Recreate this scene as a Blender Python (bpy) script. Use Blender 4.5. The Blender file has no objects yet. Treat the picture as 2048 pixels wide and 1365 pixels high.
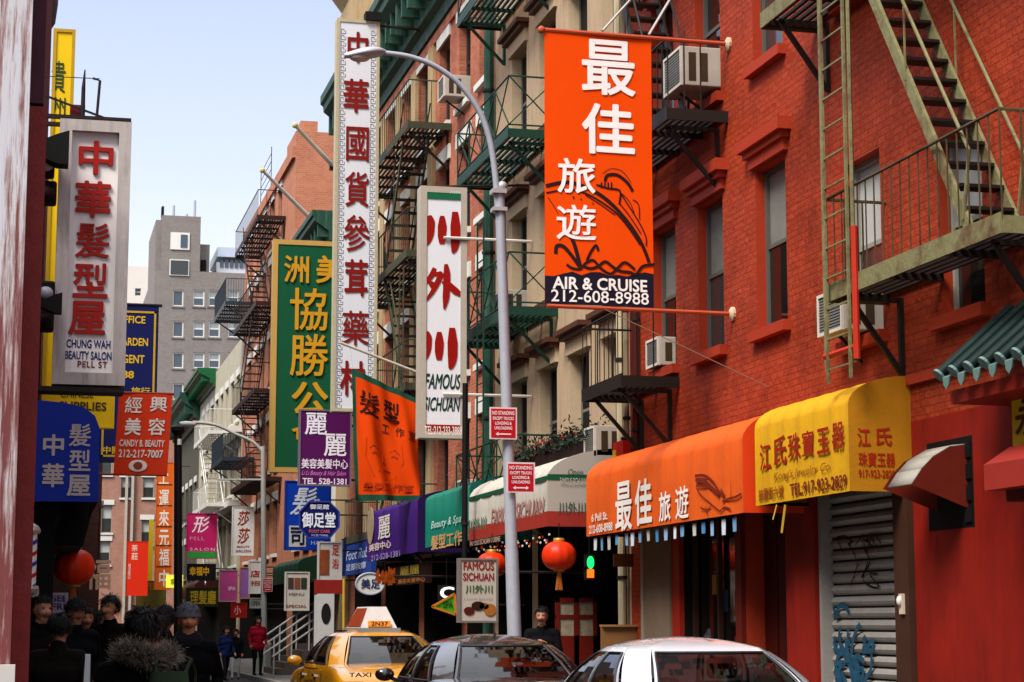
import bpy, math, random
import numpy as np
from mathutils import Vector, Matrix, noise as mnoise
R = math.radians
random.seed(7)
SC = bpy.context.scene
COL = SC.collection
# ------------------------------------------------------------------ camera, sky, sun, exposure
F, VPX, VPY, CH = 4000.0, 55.0, 1245.0, 1.58
PIT = math.atan((VPY - 682.5) / F)
YAW = math.atan((1024 - VPX) / math.hypot(F, VPY - 682.5))
cd = bpy.data.cameras.new('camera'); cam = bpy.data.objects.new('camera', cd); COL.objects.link(cam)
cd.sensor_width = 36; cd.lens = F / 2048 * 36; cd.clip_start = 0.1; cd.clip_end = 3000
cam.location = (0, 0, CH); cam.rotation_euler = (R(90) + PIT, 0, -YAW)
SC.camera = cam
W = bpy.data.worlds.new('World'); SC.world = W; W.use_nodes = True
SUN_EL, SUN_AZ = 52.0, 230.0      # azimuth clockwise from +Y (down the street)
nt = W.node_tree; bg = nt.nodes['Background']
sky = nt.nodes.new('ShaderNodeTexSky'); sky.sky_type = 'NISHITA'; sky.sun_disc = False
sky.sun_elevation = R(SUN_EL); sky.sun_rotation = R(SUN_AZ)
sky.air_density = 1.0; sky.dust_density = 2.6; sky.ozone_density = 1.3
bg.inputs['Strength'].default_value = 0.15
tc_ = nt.nodes.new('ShaderNodeTexCoord'); sp_ = nt.nodes.new('ShaderNodeSeparateXYZ'); nt.links.new(tc_.outputs['Generated'], sp_.inputs[0])
hz = nt.nodes.new('ShaderNodeValToRGB'); nt.links.new(sp_.outputs[2], hz.inputs[0])      # bright thin overcast: white low down, pale blue higher
e = hz.color_ramp.elements; e[0].position = .0; e[0].color = (.62, .63, .64, 1); e[1].position = 1; e[1].color = (1.0, 1.02, 1.08, 1)
for p_, c_ in ((.14, (.56, .575, .60)), (.22, (.43, .475, .57)), (.33, (.315, .365, .545)), (.5, (.7, .75, .86))): q_ = hz.color_ramp.elements.new(p_); q_.color = c_ + (1,)
sc_ = nt.nodes.new('ShaderNodeVectorMath'); sc_.operation = 'SCALE'; sc_.inputs[3].default_value = .71 / .15; nt.links.new(hz.outputs[0], sc_.inputs[0])
mx_ = nt.nodes.new('ShaderNodeMix'); mx_.data_type = 'RGBA'; mx_.inputs[0].default_value = .94; nt.links.new(sky.outputs[0], mx_.inputs[6]); nt.links.new(sc_.outputs[0], mx_.inputs[7])
nt.links.new(mx_.outputs[2], bg.inputs['Color'])
sl = bpy.data.lights.new('sun', 'SUN'); sl.energy = 2.5; sl.angle = R(24); sl.color = (1, .95, .88)
sun = bpy.data.objects.new('sun', sl); COL.objects.link(sun)
_d = Vector((math.sin(R(SUN_AZ)) * math.cos(R(SUN_EL)), math.cos(R(SUN_AZ)) * math.cos(R(SUN_EL)), math.sin(R(SUN_EL))))
sun.rotation_euler = _d.to_track_quat('Z', 'Y').to_euler(); sun.location = (0, -20, 60)
SC.view_settings.view_transform = 'Standard'; SC.view_settings.look = 'None'
SC.view_settings.exposure = 1.4; SC.view_settings.gamma = 1
SC.cycles.max_bounces = 6; SC.cycles.transparent_max_bounces = 8
SC.cycles.use_denoising = True

# ------------------------------------------------------------------ pixel rays -> points of the place
def ray(px, py):
    x = (px - 1024) / F; u = (682.5 - py) / F
    fy = math.cos(PIT) - u * math.sin(PIT); z = math.sin(PIT) + u * math.cos(PIT)
    return (x * math.cos(YAW) + fy * math.sin(YAW), -x * math.sin(YAW) + fy * math.cos(YAW), z)
def atX(px, py, X):
    d = ray(px, py); t = X / d[0]; return (d[1] * t, CH + d[2] * t)      # (y, z)
def atY(px, py, Y):
    d = ray(px, py); t = Y / d[1]; return (d[0] * t, CH + d[2] * t)      # (x, z)
def PY(px, py, Y):
    x, z = atY(px, py, Y); return Vector((x, Y, z))
def PX(px, py, X):
    y, z = atX(px, py, X); return Vector((X, y, z))
def rectY(x0, y0, x1, y1, Y):
    mx, my = (x0 + x1) / 2, (y0 + y1) / 2
    return atY(x0, my, Y)[0], atY(x1, my, Y)[0], atY(mx, y1, Y)[1], atY(mx, y0, Y)[1]     # xa xb za zb

# ------------------------------------------------------------------ materials
def lin(c):
    if isinstance(c, str): c = tuple(int(c[i:i + 2], 16) / 255 for i in (0, 2, 4))
    return tuple(v / 12.92 if v <= .04045 else ((v + .055) / 1.055) ** 2.4 for v in c) + (1,)
_M = {}
def M(col, rough=.6, metal=0, var=.25, bump=0, sc=6, key='', spec=.15, coat=0, emit=0, stain=None, streak=0):
    k = (col, rough, metal, var, bump, sc, key, spec, coat, emit, stain, streak)
    if k in _M: return _M[k]
    m = bpy.data.materials.new('paint_' + str(col)); m.use_nodes = True
    n, l = m.node_tree.nodes, m.node_tree.links; b = n['Principled BSDF']
    c = lin(col); b.inputs['Roughness'].default_value = rough; b.inputs['Metallic'].default_value = metal
    b.inputs['Specular IOR Level'].default_value = spec; b.inputs['Coat Weight'].default_value = coat
    b.inputs['Coat Roughness'].default_value = .04
    g = n.new('ShaderNodeNewGeometry'); no = n.new('ShaderNodeTexNoise')
    no.inputs['Scale'].default_value = sc; no.inputs['Detail'].default_value = 5; no.inputs['Roughness'].default_value = .65
    l.new(g.outputs['Position'], no.inputs['Vector'])
    mx = n.new('ShaderNodeMix'); mx.data_type = 'RGBA'
    mx.inputs[6].default_value = tuple(v * (1 - var) for v in c[:3]) + (1,); mx.inputs[7].default_value = tuple(min(1, v * (1 + var * .6)) for v in c[:3]) + (1,)
    l.new(no.outputs[0], mx.inputs[0]); out = mx.outputs[2]
    if stain or streak:
        mp = n.new('ShaderNodeMapping'); mp.inputs['Scale'].default_value = (5, 5, .5) if streak else (1.3, 1.3, 1.3)
        n2 = n.new('ShaderNodeTexNoise'); n2.inputs['Scale'].default_value = 2; n2.inputs['Detail'].default_value = 6; n2.inputs['Roughness'].default_value = .7
        l.new(g.outputs['Position'], mp.inputs[0]); l.new(mp.outputs[0], n2.inputs['Vector'])
        rp = n.new('ShaderNodeValToRGB'); rp.color_ramp.elements[0].position = .48; rp.color_ramp.elements[1].position = .68
        l.new(n2.outputs[0], rp.inputs[0])
        sm = n.new('ShaderNodeMath'); sm.operation = 'MULTIPLY'; sm.inputs[1].default_value = streak if streak else .8
        l.new(rp.outputs[0], sm.inputs[0])
        m2 = n.new('ShaderNodeMix'); m2.data_type = 'RGBA'; l.new(out, m2.inputs[6]); m2.inputs[7].default_value = lin(stain or '3a3028')
        l.new(sm.outputs[0], m2.inputs[0]); out = m2.outputs[2]
    l.new(out, b.inputs['Base Color'])
    if bump:
        bp = n.new('ShaderNodeBump'); bp.inputs['Strength'].default_value = bump; bp.inputs['Distance'].default_value = .02
        l.new(no.outputs[0], bp.inputs['Height']); l.new(bp.outputs[0], b.inputs['Normal'])
    if emit:
        b.inputs['Emission Color'].default_value = c; b.inputs['Emission Strength'].default_value = emit
    _M[k] = m; return m
def brick(name, c1, c2, mortar, msize=.012, bump=.5, dirt='2a1812', dirtf=.45, rough=.75, chip=None):
    m = bpy.data.materials.new(name); m.use_nodes = True
    n, l = m.node_tree.nodes, m.node_tree.links; b = n['Principled BSDF']; b.inputs['Roughness'].default_value = rough
    b.inputs['Specular IOR Level'].default_value = .1
    g = n.new('ShaderNodeNewGeometry'); sx = n.new('ShaderNodeSeparateXYZ'); l.new(g.outputs['Position'], sx.inputs[0])
    ad = n.new('ShaderNodeMath'); l.new(sx.outputs[0], ad.inputs[0]); l.new(sx.outputs[1], ad.inputs[1])
    cb = n.new('ShaderNodeCombineXYZ'); l.new(ad.outputs[0], cb.inputs[0]); l.new(sx.outputs[2], cb.inputs[1])
    bt = n.new('ShaderNodeTexBrick'); l.new(cb.outputs[0], bt.inputs['Vector'])
    bt.inputs['Color1'].default_value = lin(c1); bt.inputs['Color2'].default_value = lin(c2); bt.inputs['Mortar'].default_value = lin(mortar)
    bt.inputs['Scale'].default_value = 1; bt.inputs['Brick Width'].default_value = .215; bt.inputs['Row Height'].default_value = .075
    bt.inputs['Mortar Size'].default_value = msize; bt.inputs['Mortar Smooth'].default_value = .3; bt.inputs['Bias'].default_value = -.1
    no = n.new('ShaderNodeTexNoise'); no.inputs['Scale'].default_value = .9; no.inputs['Detail'].default_value = 8; no.inputs['Roughness'].default_value = .7
    l.new(g.outputs['Position'], no.inputs['Vector'])
    rp = n.new('ShaderNodeValToRGB'); rp.color_ramp.elements[0].position = .42; rp.color_ramp.elements[1].position = .78
    l.new(no.outputs[0], rp.inputs[0])
    mp = n.new('ShaderNodeMapping'); mp.inputs['Scale'].default_value = (3, 3, .35); l.new(g.outputs['Position'], mp.inputs[0])
    n3 = n.new('ShaderNodeTexNoise'); n3.inputs['Scale'].default_value = 1.5; n3.inputs['Detail'].default_value = 6; l.new(mp.outputs[0], n3.inputs['Vector'])
    mu = n.new('ShaderNodeMath'); mu.operation = 'MULTIPLY'; l.new(rp.outputs[0], mu.inputs[0]); l.new(n3.outputs[0], mu.inputs[1])
    mu2 = n.new('ShaderNodeMath'); mu2.operation = 'MULTIPLY'; mu2.inputs[1].default_value = dirtf * 2; mu2.use_clamp = True; l.new(mu.outputs[0], mu2.inputs[0])
    mx = n.new('ShaderNodeMix'); mx.data_type = 'RGBA'; l.new(bt.outputs[0], mx.inputs[6]); mx.inputs[7].default_value = lin(dirt); l.new(mu2.outputs[0], mx.inputs[0])
    outc = mx.outputs[2]
    if chip:      # flaked patches and rust runs
        for sc3, lo, hi, colr, mapv in ((7, .655, .70, chip, (1, 1, 1)), (1.6, .60, .78, '3a140a', (3.5, 3.5, .22))):
            m3 = n.new('ShaderNodeMapping'); m3.inputs['Scale'].default_value = mapv; m3.inputs['Location'].default_value = (3.1, 7.7, 1.3); l.new(g.outputs['Position'], m3.inputs[0])
            n4 = n.new('ShaderNodeTexNoise'); n4.inputs['Scale'].default_value = sc3; n4.inputs['Detail'].default_value = 7; n4.inputs['Roughness'].default_value = .7; l.new(m3.outputs[0], n4.inputs['Vector'])
            r4 = n.new('ShaderNodeValToRGB'); r4.color_ramp.elements[0].position = lo; r4.color_ramp.elements[1].position = hi; l.new(n4.outputs[0], r4.inputs[0])
            s4 = n.new('ShaderNodeMath'); s4.operation = 'MULTIPLY'; s4.inputs[1].default_value = .6; l.new(r4.outputs[0], s4.inputs[0])
            x4 = n.new('ShaderNodeMix'); x4.data_type = 'RGBA'; l.new(outc, x4.inputs[6]); x4.inputs[7].default_value = lin(colr); l.new(s4.outputs[0], x4.inputs[0]); outc = x4.outputs[2]
    l.new(outc, b.inputs['Base Color'])
    n2 = n.new('ShaderNodeTexNoise'); n2.inputs['Scale'].default_value = 14; n2.inputs['Detail'].default_value = 4; l.new(g.outputs['Position'], n2.inputs['Vector'])
    sb = n.new('ShaderNodeMath'); sb.operation = 'MULTIPLY_ADD'; sb.inputs[1].default_value = -1; l.new(bt.outputs['Fac'], sb.inputs[0])
    l.new(n2.outputs[0], sb.inputs[2])
    bp = n.new('ShaderNodeBump'); bp.inputs['Strength'].default_value = bump; bp.inputs['Distance'].default_value = .02
    l.new(sb.outputs[0], bp.inputs['Height']); l.new(bp.outputs[0], b.inputs['Normal'])
    return m
def peel():      # flaking white paint over oxblood wood
    m = bpy.data.materials.new('peeling_paint'); m.use_nodes = True
    n, l = m.node_tree.nodes, m.node_tree.links; b = n['Principled BSDF']; b.inputs['Roughness'].default_value = .7
    g = n.new('ShaderNodeNewGeometry'); mp = n.new('ShaderNodeMapping'); mp.inputs['Scale'].default_value = (40, 40, 2.2); l.new(g.outputs['Position'], mp.inputs[0])
    no = n.new('ShaderNodeTexNoise'); no.inputs['Scale'].default_value = 1; no.inputs['Detail'].default_value = 9; no.inputs['Roughness'].default_value = .72; l.new(mp.outputs[0], no.inputs['Vector'])
    sx = n.new('ShaderNodeSeparateXYZ'); l.new(g.outputs['Position'], sx.inputs[0])
    mr = n.new('ShaderNodeMapRange'); mr.inputs[1].default_value = 2.2; mr.inputs[2].default_value = 3.1; mr.inputs[3].default_value = .14; mr.inputs[4].default_value = .0; l.new(sx.outputs[2], mr.inputs[0])
    ad = n.new('ShaderNodeMath'); l.new(no.outputs[0], ad.inputs[0]); l.new(mr.outputs[0], ad.inputs[1])
    rp = n.new('ShaderNodeValToRGB'); e = rp.color_ramp.elements; e[0].position = .5; e[0].color = lin('a8a4a8'); e[1].position = .64; e[1].color = lin('5a1a18')
    x = rp.color_ramp.elements.new(.56); x.color = lin('8a7674')
    l.new(ad.outputs[0], rp.inputs[0]); l.new(rp.outputs[0], b.inputs['Base Color'])
    bp = n.new('ShaderNodeBump'); bp.inputs['Strength'].default_value = .6; bp.inputs['Distance'].default_value = .006; bp.invert = True
    l.new(ad.outputs[0], bp.inputs['Height']); l.new(bp.outputs[0], b.inputs['Normal'])
    return m
def glass(name='car_glass', tint='2c3230', tr=.55):
    m = bpy.data.materials.new(name); m.use_nodes = True
    n, l = m.node_tree.nodes, m.node_tree.links; n.remove(n['Principled BSDF'])
    t = n.new('ShaderNodeBsdfTransparent'); t.inputs[0].default_value = (tr, tr * 1.04, tr, 1)
    gl = n.new('ShaderNodeBsdfGlossy'); gl.inputs['Roughness'].default_value = .02; gl.inputs[0].default_value = (.9, .9, .9, 1)
    fr = n.new('ShaderNodeFresnel'); fr.inputs[0].default_value = 1.7
    mx = n.new('ShaderNodeMixShader'); l.new(fr.outputs[0], mx.inputs[0]); l.new(t.outputs[0], mx.inputs[1]); l.new(gl.outputs[0], mx.inputs[2])
    l.new(mx.outputs[0], n['Material Output'].inputs[0]); return m
def winglass(col, rough=.06):
    m = bpy.data.materials.new('window_glass'); m.use_nodes = True
    n, l = m.node_tree.nodes, m.node_tree.links; b = n['Principled BSDF']
    b.inputs['Base Color'].default_value = lin(col); b.inputs['Roughness'].default_value = rough; b.inputs['Specular IOR Level'].default_value = .7
    g = n.new('ShaderNodeNewGeometry'); no = n.new('ShaderNodeTexNoise'); no.inputs['Scale'].default_value = 1.1; l.new(g.outputs['Position'], no.inputs['Vector'])
    bp = n.new('ShaderNodeBump'); bp.inputs['Strength'].default_value = .12; bp.inputs['Distance'].default_value = .05
    l.new(no.outputs[0], bp.inputs['Height']); l.new(bp.outputs[0], b.inputs['Normal']); return m

# ------------------------------------------------------------------ mesh building
LOCAL = {}
def wloc(o):
    while o is not None:
        if o.name in LOCAL: return LOCAL[o.name]
        o = o.parent
    return Vector((0, 0, 0))
def thing(name, label, cat, loc=(0, 0, 0), group=None, rz=0):
    o = bpy.data.objects.new(name, None); COL.objects.link(o); o.empty_display_size = .3
    o.location = loc; o.rotation_euler = (0, 0, rz); o['label'] = label; o['category'] = cat
    if group: o['group'] = group
    LOCAL[o.name] = Vector(loc); return o
_G = {}; _L = {}
def glyph(s, bold=0., shear=0., sp=1.):
    bold = min(bold, .024); k = (s, bold, shear, sp)
    if k in _G: return _G[k]
    c = bpy.data.curves.new('t', 'FONT'); c.body = s; c.size = 1; c.shear = shear; c.space_character = sp; c.resolution_u = 3
    o = bpy.data.objects.new('t', c); COL.objects.link(o); bpy.context.view_layer.update()
    ev = o.evaluated_get(bpy.context.evaluated_depsgraph_get()); me = ev.to_mesh()
    v = [(p.co.x, p.co.y) for p in me.vertices]; f = [tuple(p.vertices) for p in me.polygons]
    if any(ord(q_) > 0x2e80 for q_ in s): bold = min(bold, .024 if len(v) < 70 * len(s) else .016 if len(v) < 130 * len(s) else .01)
    if bold > .004:      # heavier weight: the outline repeated round a small circle, each copy a hair further out
        v0, f0_ = v, f; v = []; f = []
        for i, (dx, dy) in enumerate([(0, 0)] + [(math.cos(a) * bold, math.sin(a) * bold) for a in [k_ * math.pi / 4 for k_ in range(8)]]):
            f += [tuple(q + len(v) for q in g) for g in f0_]; v += [(a + dx, b + dy) for a, b in v0]
    nl = len(me.vertices); ev.to_mesh_clear(); bpy.data.objects.remove(o); bpy.data.curves.remove(c)
    x0 = min(a for a, _ in v); x1 = max(a for a, _ in v); y0 = min(b for _, b in v); y1 = max(b for _, b in v)
    v = [((a - x0) / (x1 - x0 or 1), (b - y0) / (y1 - y0 or 1)) for a, b in v]; _L[k] = nl
    _G[k] = (v, f, (x1 - x0) / (y1 - y0 or 1)); return _G[k]
SPLIT = {'bracket', 'guide_rail', 'side_panel', 'pole', 'stringer', 'handrail', 'lock', 'wall_plate', 'clamp', 'guy_rod', 'stripe', 'rim', 'cap', 'pilaster', 'seam', 'vent', 'strap', 'arm', 'mast', 'board', 'panel', 'stair_tower', 'door_seam', 'parapet', 'penthouse', 'bulb', 'collar', 'key_pattern', 'photo', 'poster'}
class MB:
    def __init__(s): s.v = []; s.f = []; s.m = []
    def add(s, vs, fs, mi=0):
        o = len(s.v); s.v += [tuple(a) for a in vs]; s.f += [tuple(i + o for i in f) for f in fs]; s.m += [mi] * len(fs); return s
    def quad(s, a, b, c, d, mi=0): return s.add([a, b, c, d], [(0, 1, 2, 3)], mi)
    def box(s, x0, x1, y0, y1, z0, z1, mi=0):
        return s.add([(x0, y0, z0), (x1, y0, z0), (x1, y1, z0), (x0, y1, z0), (x0, y0, z1), (x1, y0, z1), (x1, y1, z1), (x0, y1, z1)],
                     [(3, 2, 1, 0), (4, 5, 6, 7), (0, 1, 5, 4), (1, 2, 6, 5), (2, 3, 7, 6), (3, 0, 4, 7)], mi)
    def bar(s, p, q, w, h=None, mi=0, up=(0, 0, 1)):
        p, q = Vector(p), Vector(q); h = w if h is None else h; d = (q - p).normalized(); up = Vector(up)
        if abs(d.dot(up)) > .97: up = Vector((0, 1, 0))
        a = d.cross(up).normalized() * w / 2; b = a.cross(d).normalized() * h / 2
        return s.add([p - a - b, p + a - b, p + a + b, p - a + b, q - a - b, q + a - b, q + a + b, q - a + b],
                     [(3, 2, 1, 0), (4, 5, 6, 7), (0, 1, 5, 4), (1, 2, 6, 5), (2, 3, 7, 6), (3, 0, 4, 7)], mi)
    def tube(s, pts, r, n=8, mi=0):
        pts = [Vector(p) for p in pts]; rs = r if isinstance(r, (list, tuple)) else [r] * len(pts); o = len(s.v); u = None
        for i, p in enumerate(pts):
            d = (pts[min(i + 1, len(pts) - 1)] - pts[max(i - 1, 0)]).normalized()
            if u is None: u = d.orthogonal().normalized()
            u = (u - d * u.dot(d)).normalized(); w = d.cross(u)
            for k in range(n):
                a = 2 * math.pi * k / n; s.v.append(tuple(p + (u * math.cos(a) + w * math.sin(a)) * rs[i]))
        for i in range(len(pts) - 1):
            for k in range(n):
                s.f.append((o + i * n + k, o + i * n + (k + 1) % n, o + (i + 1) * n + (k + 1) % n, o + (i + 1) * n + k)); s.m.append(mi)
        s.f.append(tuple(o + k for k in range(n - 1, -1, -1))); s.m.append(mi)
        s.f.append(tuple(o + (len(pts) - 1) * n + k for k in range(n))); s.m.append(mi); return s
    def lathe(s, c, prof, n=24, axis='z', mi=0, ab=0):
        c = Vector(c); o = len(s.v)
        for r, h in prof:
            for k in range(n):
                a = 2 * math.pi * k / n; x, y = r * math.cos(a), r * math.sin(a)
                s.v.append(tuple(c + (Vector((x, y, h)) if axis == 'z' else Vector((x, h, y)) if axis == 'y' else Vector((h, x, y)))))
        for i in range(len(prof) - 1):
            for k in range(n):
                s.f.append((o + i * n + k, o + i * n + (k + 1) % n, o + (i + 1) * n + (k + 1) % n, o + (i + 1) * n + k)); s.m.append(mi)
        s.f.append(tuple(o + k for k in range(n - 1, -1, -1))); s.f.append(tuple(o + (len(prof) - 1) * n + k for k in range(n))); s.m += [mi, mi]; return s
    def ell(s, c, r, n=16, m=10, mi=0):
        c = Vector(c); pr = []
        o = len(s.v)
        for i in range(m + 1):
            t = math.pi * i / m
            for k in range(n):
                a = 2 * math.pi * k / n; s.v.append((c.x + r[0] * math.sin(t) * math.cos(a), c.y + r[1] * math.sin(t) * math.sin(a), c.z + r[2] * math.cos(t)))
        for i in range(m):
            for k in range(n):
                s.f.append((o + i * n + k, o + (i + 1) * n + k, o + (i + 1) * n + (k + 1) % n, o + i * n + (k + 1) % n)); s.m.append(mi)
        return s
    def prism(s, poly, vec, mi=0, mside=None):      # poly: list of 3d points, extruded by vec
        n = len(poly); vec = Vector(vec); o = len(s.v)
        s.v += [tuple(p) for p in poly] + [tuple(Vector(p) + vec) for p in poly]
        s.f.append(tuple(o + i for i in range(n))); s.f.append(tuple(o + n + i for i in range(n - 1, -1, -1))); s.m += [mi, mi]
        for i in range(n): s.f.append((o + i, o + (i + 1) % n, o + n + (i + 1) % n, o + n + i)); s.m.append(mi if mside is None else mside)
        return s
    def text(s, t, org, rt, up, bold=.01, shear=0, sp=1, ext=0, mi=0):      # org lower-left corner; rt / up = full width / height vectors
        v, f, _ = glyph(t, bold, shear, sp); org, rt, up = Vector(org), Vector(rt), Vector(up); nrm = rt.cross(up).normalized()
        nl = _L[(t, min(bold, .024), shear, sp)]; P = [org + rt * a + up * b + nrm * (.00012 * (i // nl)) for i, (a, b) in enumerate(v)]
        if not ext: return s.add(P, f, mi)
        s.add([p + nrm * ext for p in P], f, mi)
        ed = {}
        for q in f:
            for i in range(len(q)):
                a, b = q[i], q[(i + 1) % len(q)]
                if (b, a) in ed: ed.pop((b, a))
                else: ed[(a, b)] = 1
        for a, b in ed: s.quad(P[a], P[b], P[b] + nrm * ext, P[a] + nrm * ext, mi)
        return s
    def ribbon(s, pts, w, nrm, mi=0):      # flat stroke with a width per point
        pts = [Vector(p) for p in pts]; nrm = Vector(nrm); L = []
        for i, p in enumerate(pts):
            d = (pts[min(i + 1, len(pts) - 1)] - pts[max(i - 1, 0)]).normalized(); sd = d.cross(nrm).normalized()
            ww = w[i] if isinstance(w, (list, tuple)) else w; p = p + nrm * (.00012 * i); L.append((p - sd * ww / 2, p + sd * ww / 2))
        for i in range(len(L) - 1): s.quad(L[i][0], L[i][1], L[i + 1][1], L[i + 1][0], mi)
        return s
    def pieces(s, gap=.012):      # islands, joined where their bounds touch
        par = list(range(len(s.v)))
        def fd(a):
            while par[a] != a: par[a] = par[par[a]]; a = par[a]
            return a
        for f in s.f:
            for q in f[1:]: par[fd(q)] = fd(f[0])
        G = {}
        for i in range(len(s.v)): G.setdefault(fd(i), []).append(i)
        B = [([min(s.v[i][a] for i in g) - gap for a in range(3)], [max(s.v[i][a] for i in g) + gap for a in range(3)], set(g)) for g in G.values()]
        ch = True
        while ch:
            ch = False
            for i in range(len(B)):
                for j in range(i + 1, len(B)):
                    if all(B[i][0][a] <= B[j][1][a] and B[j][0][a] <= B[i][1][a] for a in range(3)):
                        B[i] = ([min(B[i][0][a], B[j][0][a]) for a in range(3)], [max(B[i][1][a], B[j][1][a]) for a in range(3)], B[i][2] | B[j][2]); del B[j]; ch = True; break
                if ch: break
        if len(B) == 1: return [s]
        out = []
        for _, _, g in B:
            ix = {q: k for k, q in enumerate(sorted(g))}; m = MB(); m.v = [s.v[q] for q in sorted(g)]
            for f, mi in zip(s.f, s.m):
                if f[0] in g: m.f.append(tuple(ix[q] for q in f)); m.m.append(mi)
            out.append(m)
        return out
    def build(s, name, mats, parent=None, smooth=False, bevel=0, loc=None):
        if not isinstance(mats, (list, tuple)): mats = [mats]
        if name in SPLIT and parent is not None and len(s.v) < 4000:
            parts = s.pieces()
            if len(parts) > 1: return [p.build(name, mats, parent, smooth, bevel) for p in parts][0]
        off = wloc(parent) if parent is not None else Vector(loc or (0, 0, 0))
        if parent is not None and parent.get('_car'): off = Vector((0, 0, 0))
        me = bpy.data.meshes.new(name)
        me.from_pydata([(a - off.x, b - off.y, c - off.z) for a, b, c in s.v], [], s.f)
        for m in mats: me.materials.append(m)
        if len(mats) > 1: me.polygons.foreach_set('material_index', s.m)
        if smooth:
            me.polygons.foreach_set('use_smooth', [True] * len(me.polygons))
            me.set_sharp_from_angle(angle=R(38 if smooth is True else smooth))
        me.update(); o = bpy.data.objects.new(name, me); COL.objects.link(o)
        if parent is not None:
            o.parent = parent
            if parent.get('_car'): o['_car'] = 1
        else:
            o.location = off; LOCAL[o.name] = Vector(off)
        if bevel:
            b = o.modifiers.new('bevel', 'BEVEL'); b.width = bevel; b.segments = 2; b.limit_method = 'ANGLE'
        return o
def tag(o, label, cat, group=None, kind=None):
    if kind: o['kind'] = kind; return o
    o['label'] = label; o['category'] = cat
    if group: o['group'] = group
    return o
def lt(root, s, x0, y0, x1, y1, Y, col, bold=.012, shear=0, sp=1, ext=0, name='lettering', m=None):      # writing on a face towards the camera
    xa, xb, za, zb = rectY(x0, y0, x1, y1, Y)
    return MB().text(s, (xa, Y, za), (xb - xa, 0, 0), (0, 0, zb - za), bold, shear, sp, ext).build(name, m or M(col, .5, var=.08), root)
def ltx(root, s, px0, px1, yt, yb, X, col, bold=.012, shear=0, sp=1, name='lettering'):      # writing on a face parallel to the street (looking -X)
    mid = (px0 + px1) / 2; ya = atX(px0, yb, X)[0]; yb_ = atX(px1, yb, X)[0]; z0 = atX(mid, yb, X)[1]; z1 = atX(mid, yt, X)[1]
    return MB().text(s, (X, ya, z0), (0, yb_ - ya, 0), (0, 0, z1 - z0), bold, shear, sp).build(name, M(col, .5, var=.08), root)
# ------------------------------------------------------------------ colours of the place
RED1 = brick('red_painted_brick', '9a381e', '8e3018', '822e16', .007, .9, '42140c', .75, .65, chip='b8664c')
RED_FLAT = M('7c1609', .65, var=.55, bump=.4, sc=1.4, streak=.3, stain='340a06')
REDTRIM = M('963018', .6, var=.2, bump=.3, sc=9)
CREAM = M('a68e72', .85, var=.2, bump=.25, sc=11, streak=.35, stain='5a4a3a')
CREAMTRIM = M('b29c7e', .8, var=.2, sc=9)
BROWN = M('4a2a1c', .6, var=.3, sc=9)
BRK3 = brick('orange_brick', 'b4644a', '9c5038', '8a6a58', .012, .5)
BRK6 = brick('pale_orange_brick', 'b06a4c', 'a05a40', '9a7a66', .012, .3, dirtf=.25)
PINKBR = brick('pink_brick', 'a0705e', '906250', '94786a', .012, .3, dirtf=.25)
GREYBR = brick('grey_brick', '7c7470', '6c6662', '7a7470', .01, .2, '4a3c34', .3)
TANW = M('a48c68', .8, var=.2, sc=3, streak=.3)
CREAM7 = M('a8a08c', .8, var=.2, sc=3, streak=.5, stain='4a4438')
GREEN = M('1c4034', .55, var=.35, sc=5, streak=.3, stain='6a7a68')
GREENFE = M('18362a', .5, var=.4, sc=14, bump=.2)
BLACKFE = M('221a16', .55, var=.4, sc=14)
OLIVEFE = M('74704c', .6, var=.45, sc=16, bump=.4, stain='4a2412')
DKRED = M('4c100a', .6, var=.3, sc=4)
WHITE = M('c8c6c0', .6, var=.1, sc=4, streak=.15, stain='8a8478')
STONEW = M('c6c4bc', .75, var=.15, sc=5)
ALU = M('a8a09c', .45, .0, var=.2, sc=8, streak=.4, stain='4a423c', bump=.1)
STEEL = M('9a9ca4', .45, .15, var=.2, sc=10)
DARK = M('0c0a09', .7, var=.2)
DARKBR = M('241410', .7, var=.3)
GL_DARK = winglass('0e1110'); GL_MID = winglass('2a2e2e', .1); GL_PALE = winglass('7e8484', .3); GL_BLUE = winglass('3a4450', .1)
BLIND = M('a8aaa4', .7, var=.12, sc=2)
CURT = M('6e6c66', .8, var=.35, sc=5)
# ------------------------------------------------------------------ ground
def sheet(name, x0, x1, y0, y1, z, m):
    o = MB().quad((x0, y0, z), (x1, y0, z), (x1, y1, z), (x0, y1, z)).build(name, m); o['kind'] = 'structure'; return o
ASPH = M('3c3a3a', .85, var=.35, bump=.4, sc=18, stain='1c1a1a'); CONC = M('6e6a64', .85, var=.2, bump=.2, sc=9, stain='3a3632')
sheet('ground', -400, 400, -60, 900, -.16, CONC)
sheet('road', 2.05, 6.11, -40, 123, -.02, ASPH)
def pave(name, x0, x1, y0, y1):
    b = MB(); y = y0
    while y < y1:
        b.box(x0, x1, y, min(y + 1.49, y1), -.15, .1); y += 1.5
    o = b.build(name, CONC); o['kind'] = 'structure'
pave('sidewalk', 6.27, 9.5, -10, 123); pave('sidewalk', -2.2, 1.88, -10, 123)
for x in (1.9, 6.12):
    o = MB().box(x, x + .14, -10, 123, -.15, .105).build('kerb', M('7e7a74', .8, var=.2, sc=5)); o['kind'] = 'structure'

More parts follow.
